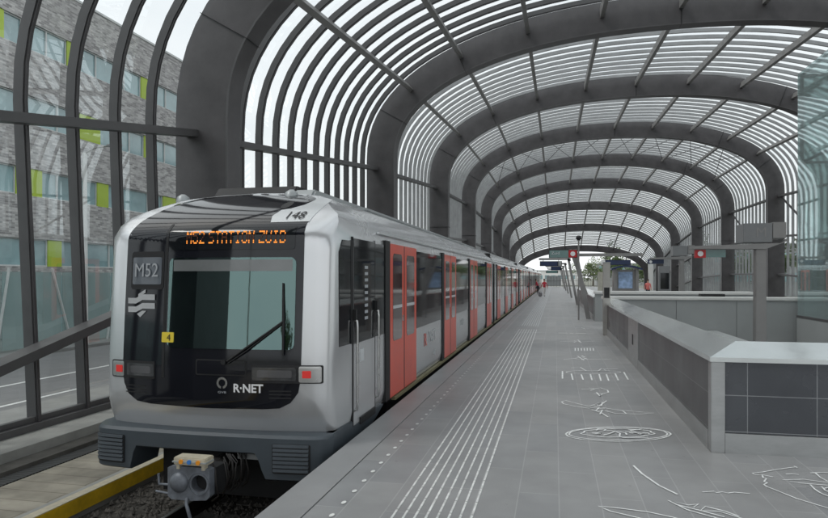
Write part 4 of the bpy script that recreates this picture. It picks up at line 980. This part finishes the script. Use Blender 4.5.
# glass windscreen fence along the road
t=thing('glass_fence','tinted glass windbreak fence with slanted white posts across the road','fence',(-20,10,-1))
b=MB(); y=-10
while y<41: b.box(-20.02,-20.0,y+.03,y+2.97,-.8,2.15); y+=3
b.build('glass_panes','fence_glass',t)
b=MB(); y=-10; i=0
while y<41.5:
    b.bar((-19.95,y+(.5 if i%2 else -.3),-.88),(-19.95,y-.6*(1 if i%2 else -.5),2.3),.06,.08,up=(1,0,0)); y+=3; i+=1
b.build('slanted_posts','wframe',t)
def lamp_post(x,y,h,lab):
    t=thing('street_lamp',lab,'street lamp',(x,y,-.9),'street lamps along the road')
    MB().tube([(x,y,-.9),(x,y,0),(x,y,h)],[.14,.13,.08],12).build('pole','whitepanel',t,smooth=50)
    a=MB().tube([(x,y,h-.03),(x+.5,y,h+.18),(x+1.3,y,h+.25)],.035,8).build('arm','postlight',t,smooth=50); MB().box(x+1.1,x+1.75,y-.12,y+.12,h+.2,h+.3).build('lamp_head','greypanel',t,bevel=.03)
lamp_post(-19.4,23.6,7.2,'pale grey street lamp beside the glass fence across the road, by the train front')
lamp_post(-12,-18,8,'pale grey street lamp behind the viewer beside the road')
lamp_post(-3,-30,8,'pale grey street lamp behind the viewer in line with the track')

# ------------------------------------------------------------ trees
def crown_mesh(seed,n=2200,rx=2.6,rz=2.4,leaf=.22,m='leaf'):
    r=random.Random(seed); cl=[(r.gauss(0,.5),r.gauss(0,.5),r.gauss(0,.45),r.uniform(.35,.62)) for _ in range(16)]
    b=MB()
    for i in range(n):
        c=r.choice(cl); 
        while True:
            d=Vector((r.uniform(-1,1),r.uniform(-1,1),r.uniform(-1,1)))
            if .25<d.length<1: break
        p=Vector((c[0]+d.x*c[3],c[1]+d.y*c[3],c[2]+d.z*c[3])); p=Vector((p.x*rx,p.y*rx,p.z*rz))
        a=Vector((r.gauss(0,1),r.gauss(0,1),r.gauss(0,1))).normalized(); q=a.orthogonal().normalized(); l=leaf*r.uniform(.6,1.4)
        b.add([p-a*l,p-q*l*.5,p+a*l,p+q*l*.5],[(0,1,2,3)])
    o=b.build('crown',m,None,recalc=False); me=o.data; bpy.data.objects.remove(o); return me
def trunk_mesh(h):
    b=MB(); b.tube([(0,0,0),(.05,0,h*.4),(0,.08,h*.75),(.05,.05,h*1.1)],[.22,.17,.12,.04],9)
    for a in range(5):
        t=a*1.3; b.tube([(0,0,h*(.5+.07*a)),(.5*math.cos(t),.5*math.sin(t),h*(.7+.07*a)),(1.2*math.cos(t),1.2*math.sin(t),h*(.9+.06*a))],[.08,.05,.02],6)
    o=b.build('trunk','bark'); me=o.data; bpy.data.objects.remove(o); return me
CM=[crown_mesh(1,m='leaf'),crown_mesh(2,m='leaf2'),crown_mesh(5,rx=2.2,rz=3.0,m='leaf')]; TM=trunk_mesh(3.6)
spots=[(30,42),(34,60),(28,74),(36,88),(30,104),(40,120),(28,136),(24,150),(16,182),(21,176),(27,190),(34,170),(12,215),(30,24),(42,34),(-22,-120),(-8,-135),(6,-125)]
LB=['leafy tree beyond the right canopy wall, {} from the viewer','tree with green crown beyond the far end of the canopy, {} from the left','tree standing behind the viewer, {} from the left']
farl=sorted([s for s in spots if s[1]>160]); bk=sorted([s for s in spots if s[1]<0]); rt=sorted([s for s in spots if 0<s[1]<=160],key=lambda s:s[1])
for gi,(lst) in enumerate((rt,farl,bk)):
    for i,(x,y) in enumerate(lst):
        word=(ORD+['eleventh','twelfth'])[i] if gi==0 else (['first']+ORD[1:])[i]
        t=thing('tree',LB[gi].format(word),'tree',(x,y,-1),['trees beyond the right wall','trees beyond the far canopy end','trees behind the viewer'][gi])
        s=random.uniform(.95,1.35); t.scale=(s,s,s); t.rotation_euler.z=random.uniform(0,6)
        a=bpy.data.objects.new('trunk',TM); link(a,t); c=bpy.data.objects.new('crown',CM[(i+gi)%3]); c.location=(0,0,4.6); link(c,t)
# far buildings beyond the canopy end
def far_block(x0,x1,y,h,lab,m):
    t=thing('far_building',lab,'building',(x0,y,-1)); MB().box(x0,x1,y,y+12,-1,h).build('wall',m,t)
    z=1.2
    while z<h-1.6:
        x=x0+.8
        while x<x1-2: MB().box(x,x+1.5,y-.03,y+.02,z,z+1.4).build('window','bglass',t); x+=2.3
        z+=3.1
    MB().box(x0-.2,x1+.2,y-.2,y+12.2,h+.003,h+.25).build('roof','wframe',t)
far_block(-9,8,240,4.2,'low pale building straight beyond the end of the tracks','whitepanel')
far_block(14,30,230,6.5,'pale building beyond the canopy end, right of the tracks','greypanel')
far_block(24,40,110,7,'grey building beyond the right canopy wall behind trees','greypanel')

sc.render.engine='CYCLES'
sc.cycles.transparent_max_bounces=24; sc.cycles.max_bounces=7; sc.cycles.diffuse_bounces=3; sc.cycles.glossy_bounces=4
sc.view_settings.view_transform='Standard'; sc.view_settings.look='None'; sc.view_settings.exposure=0
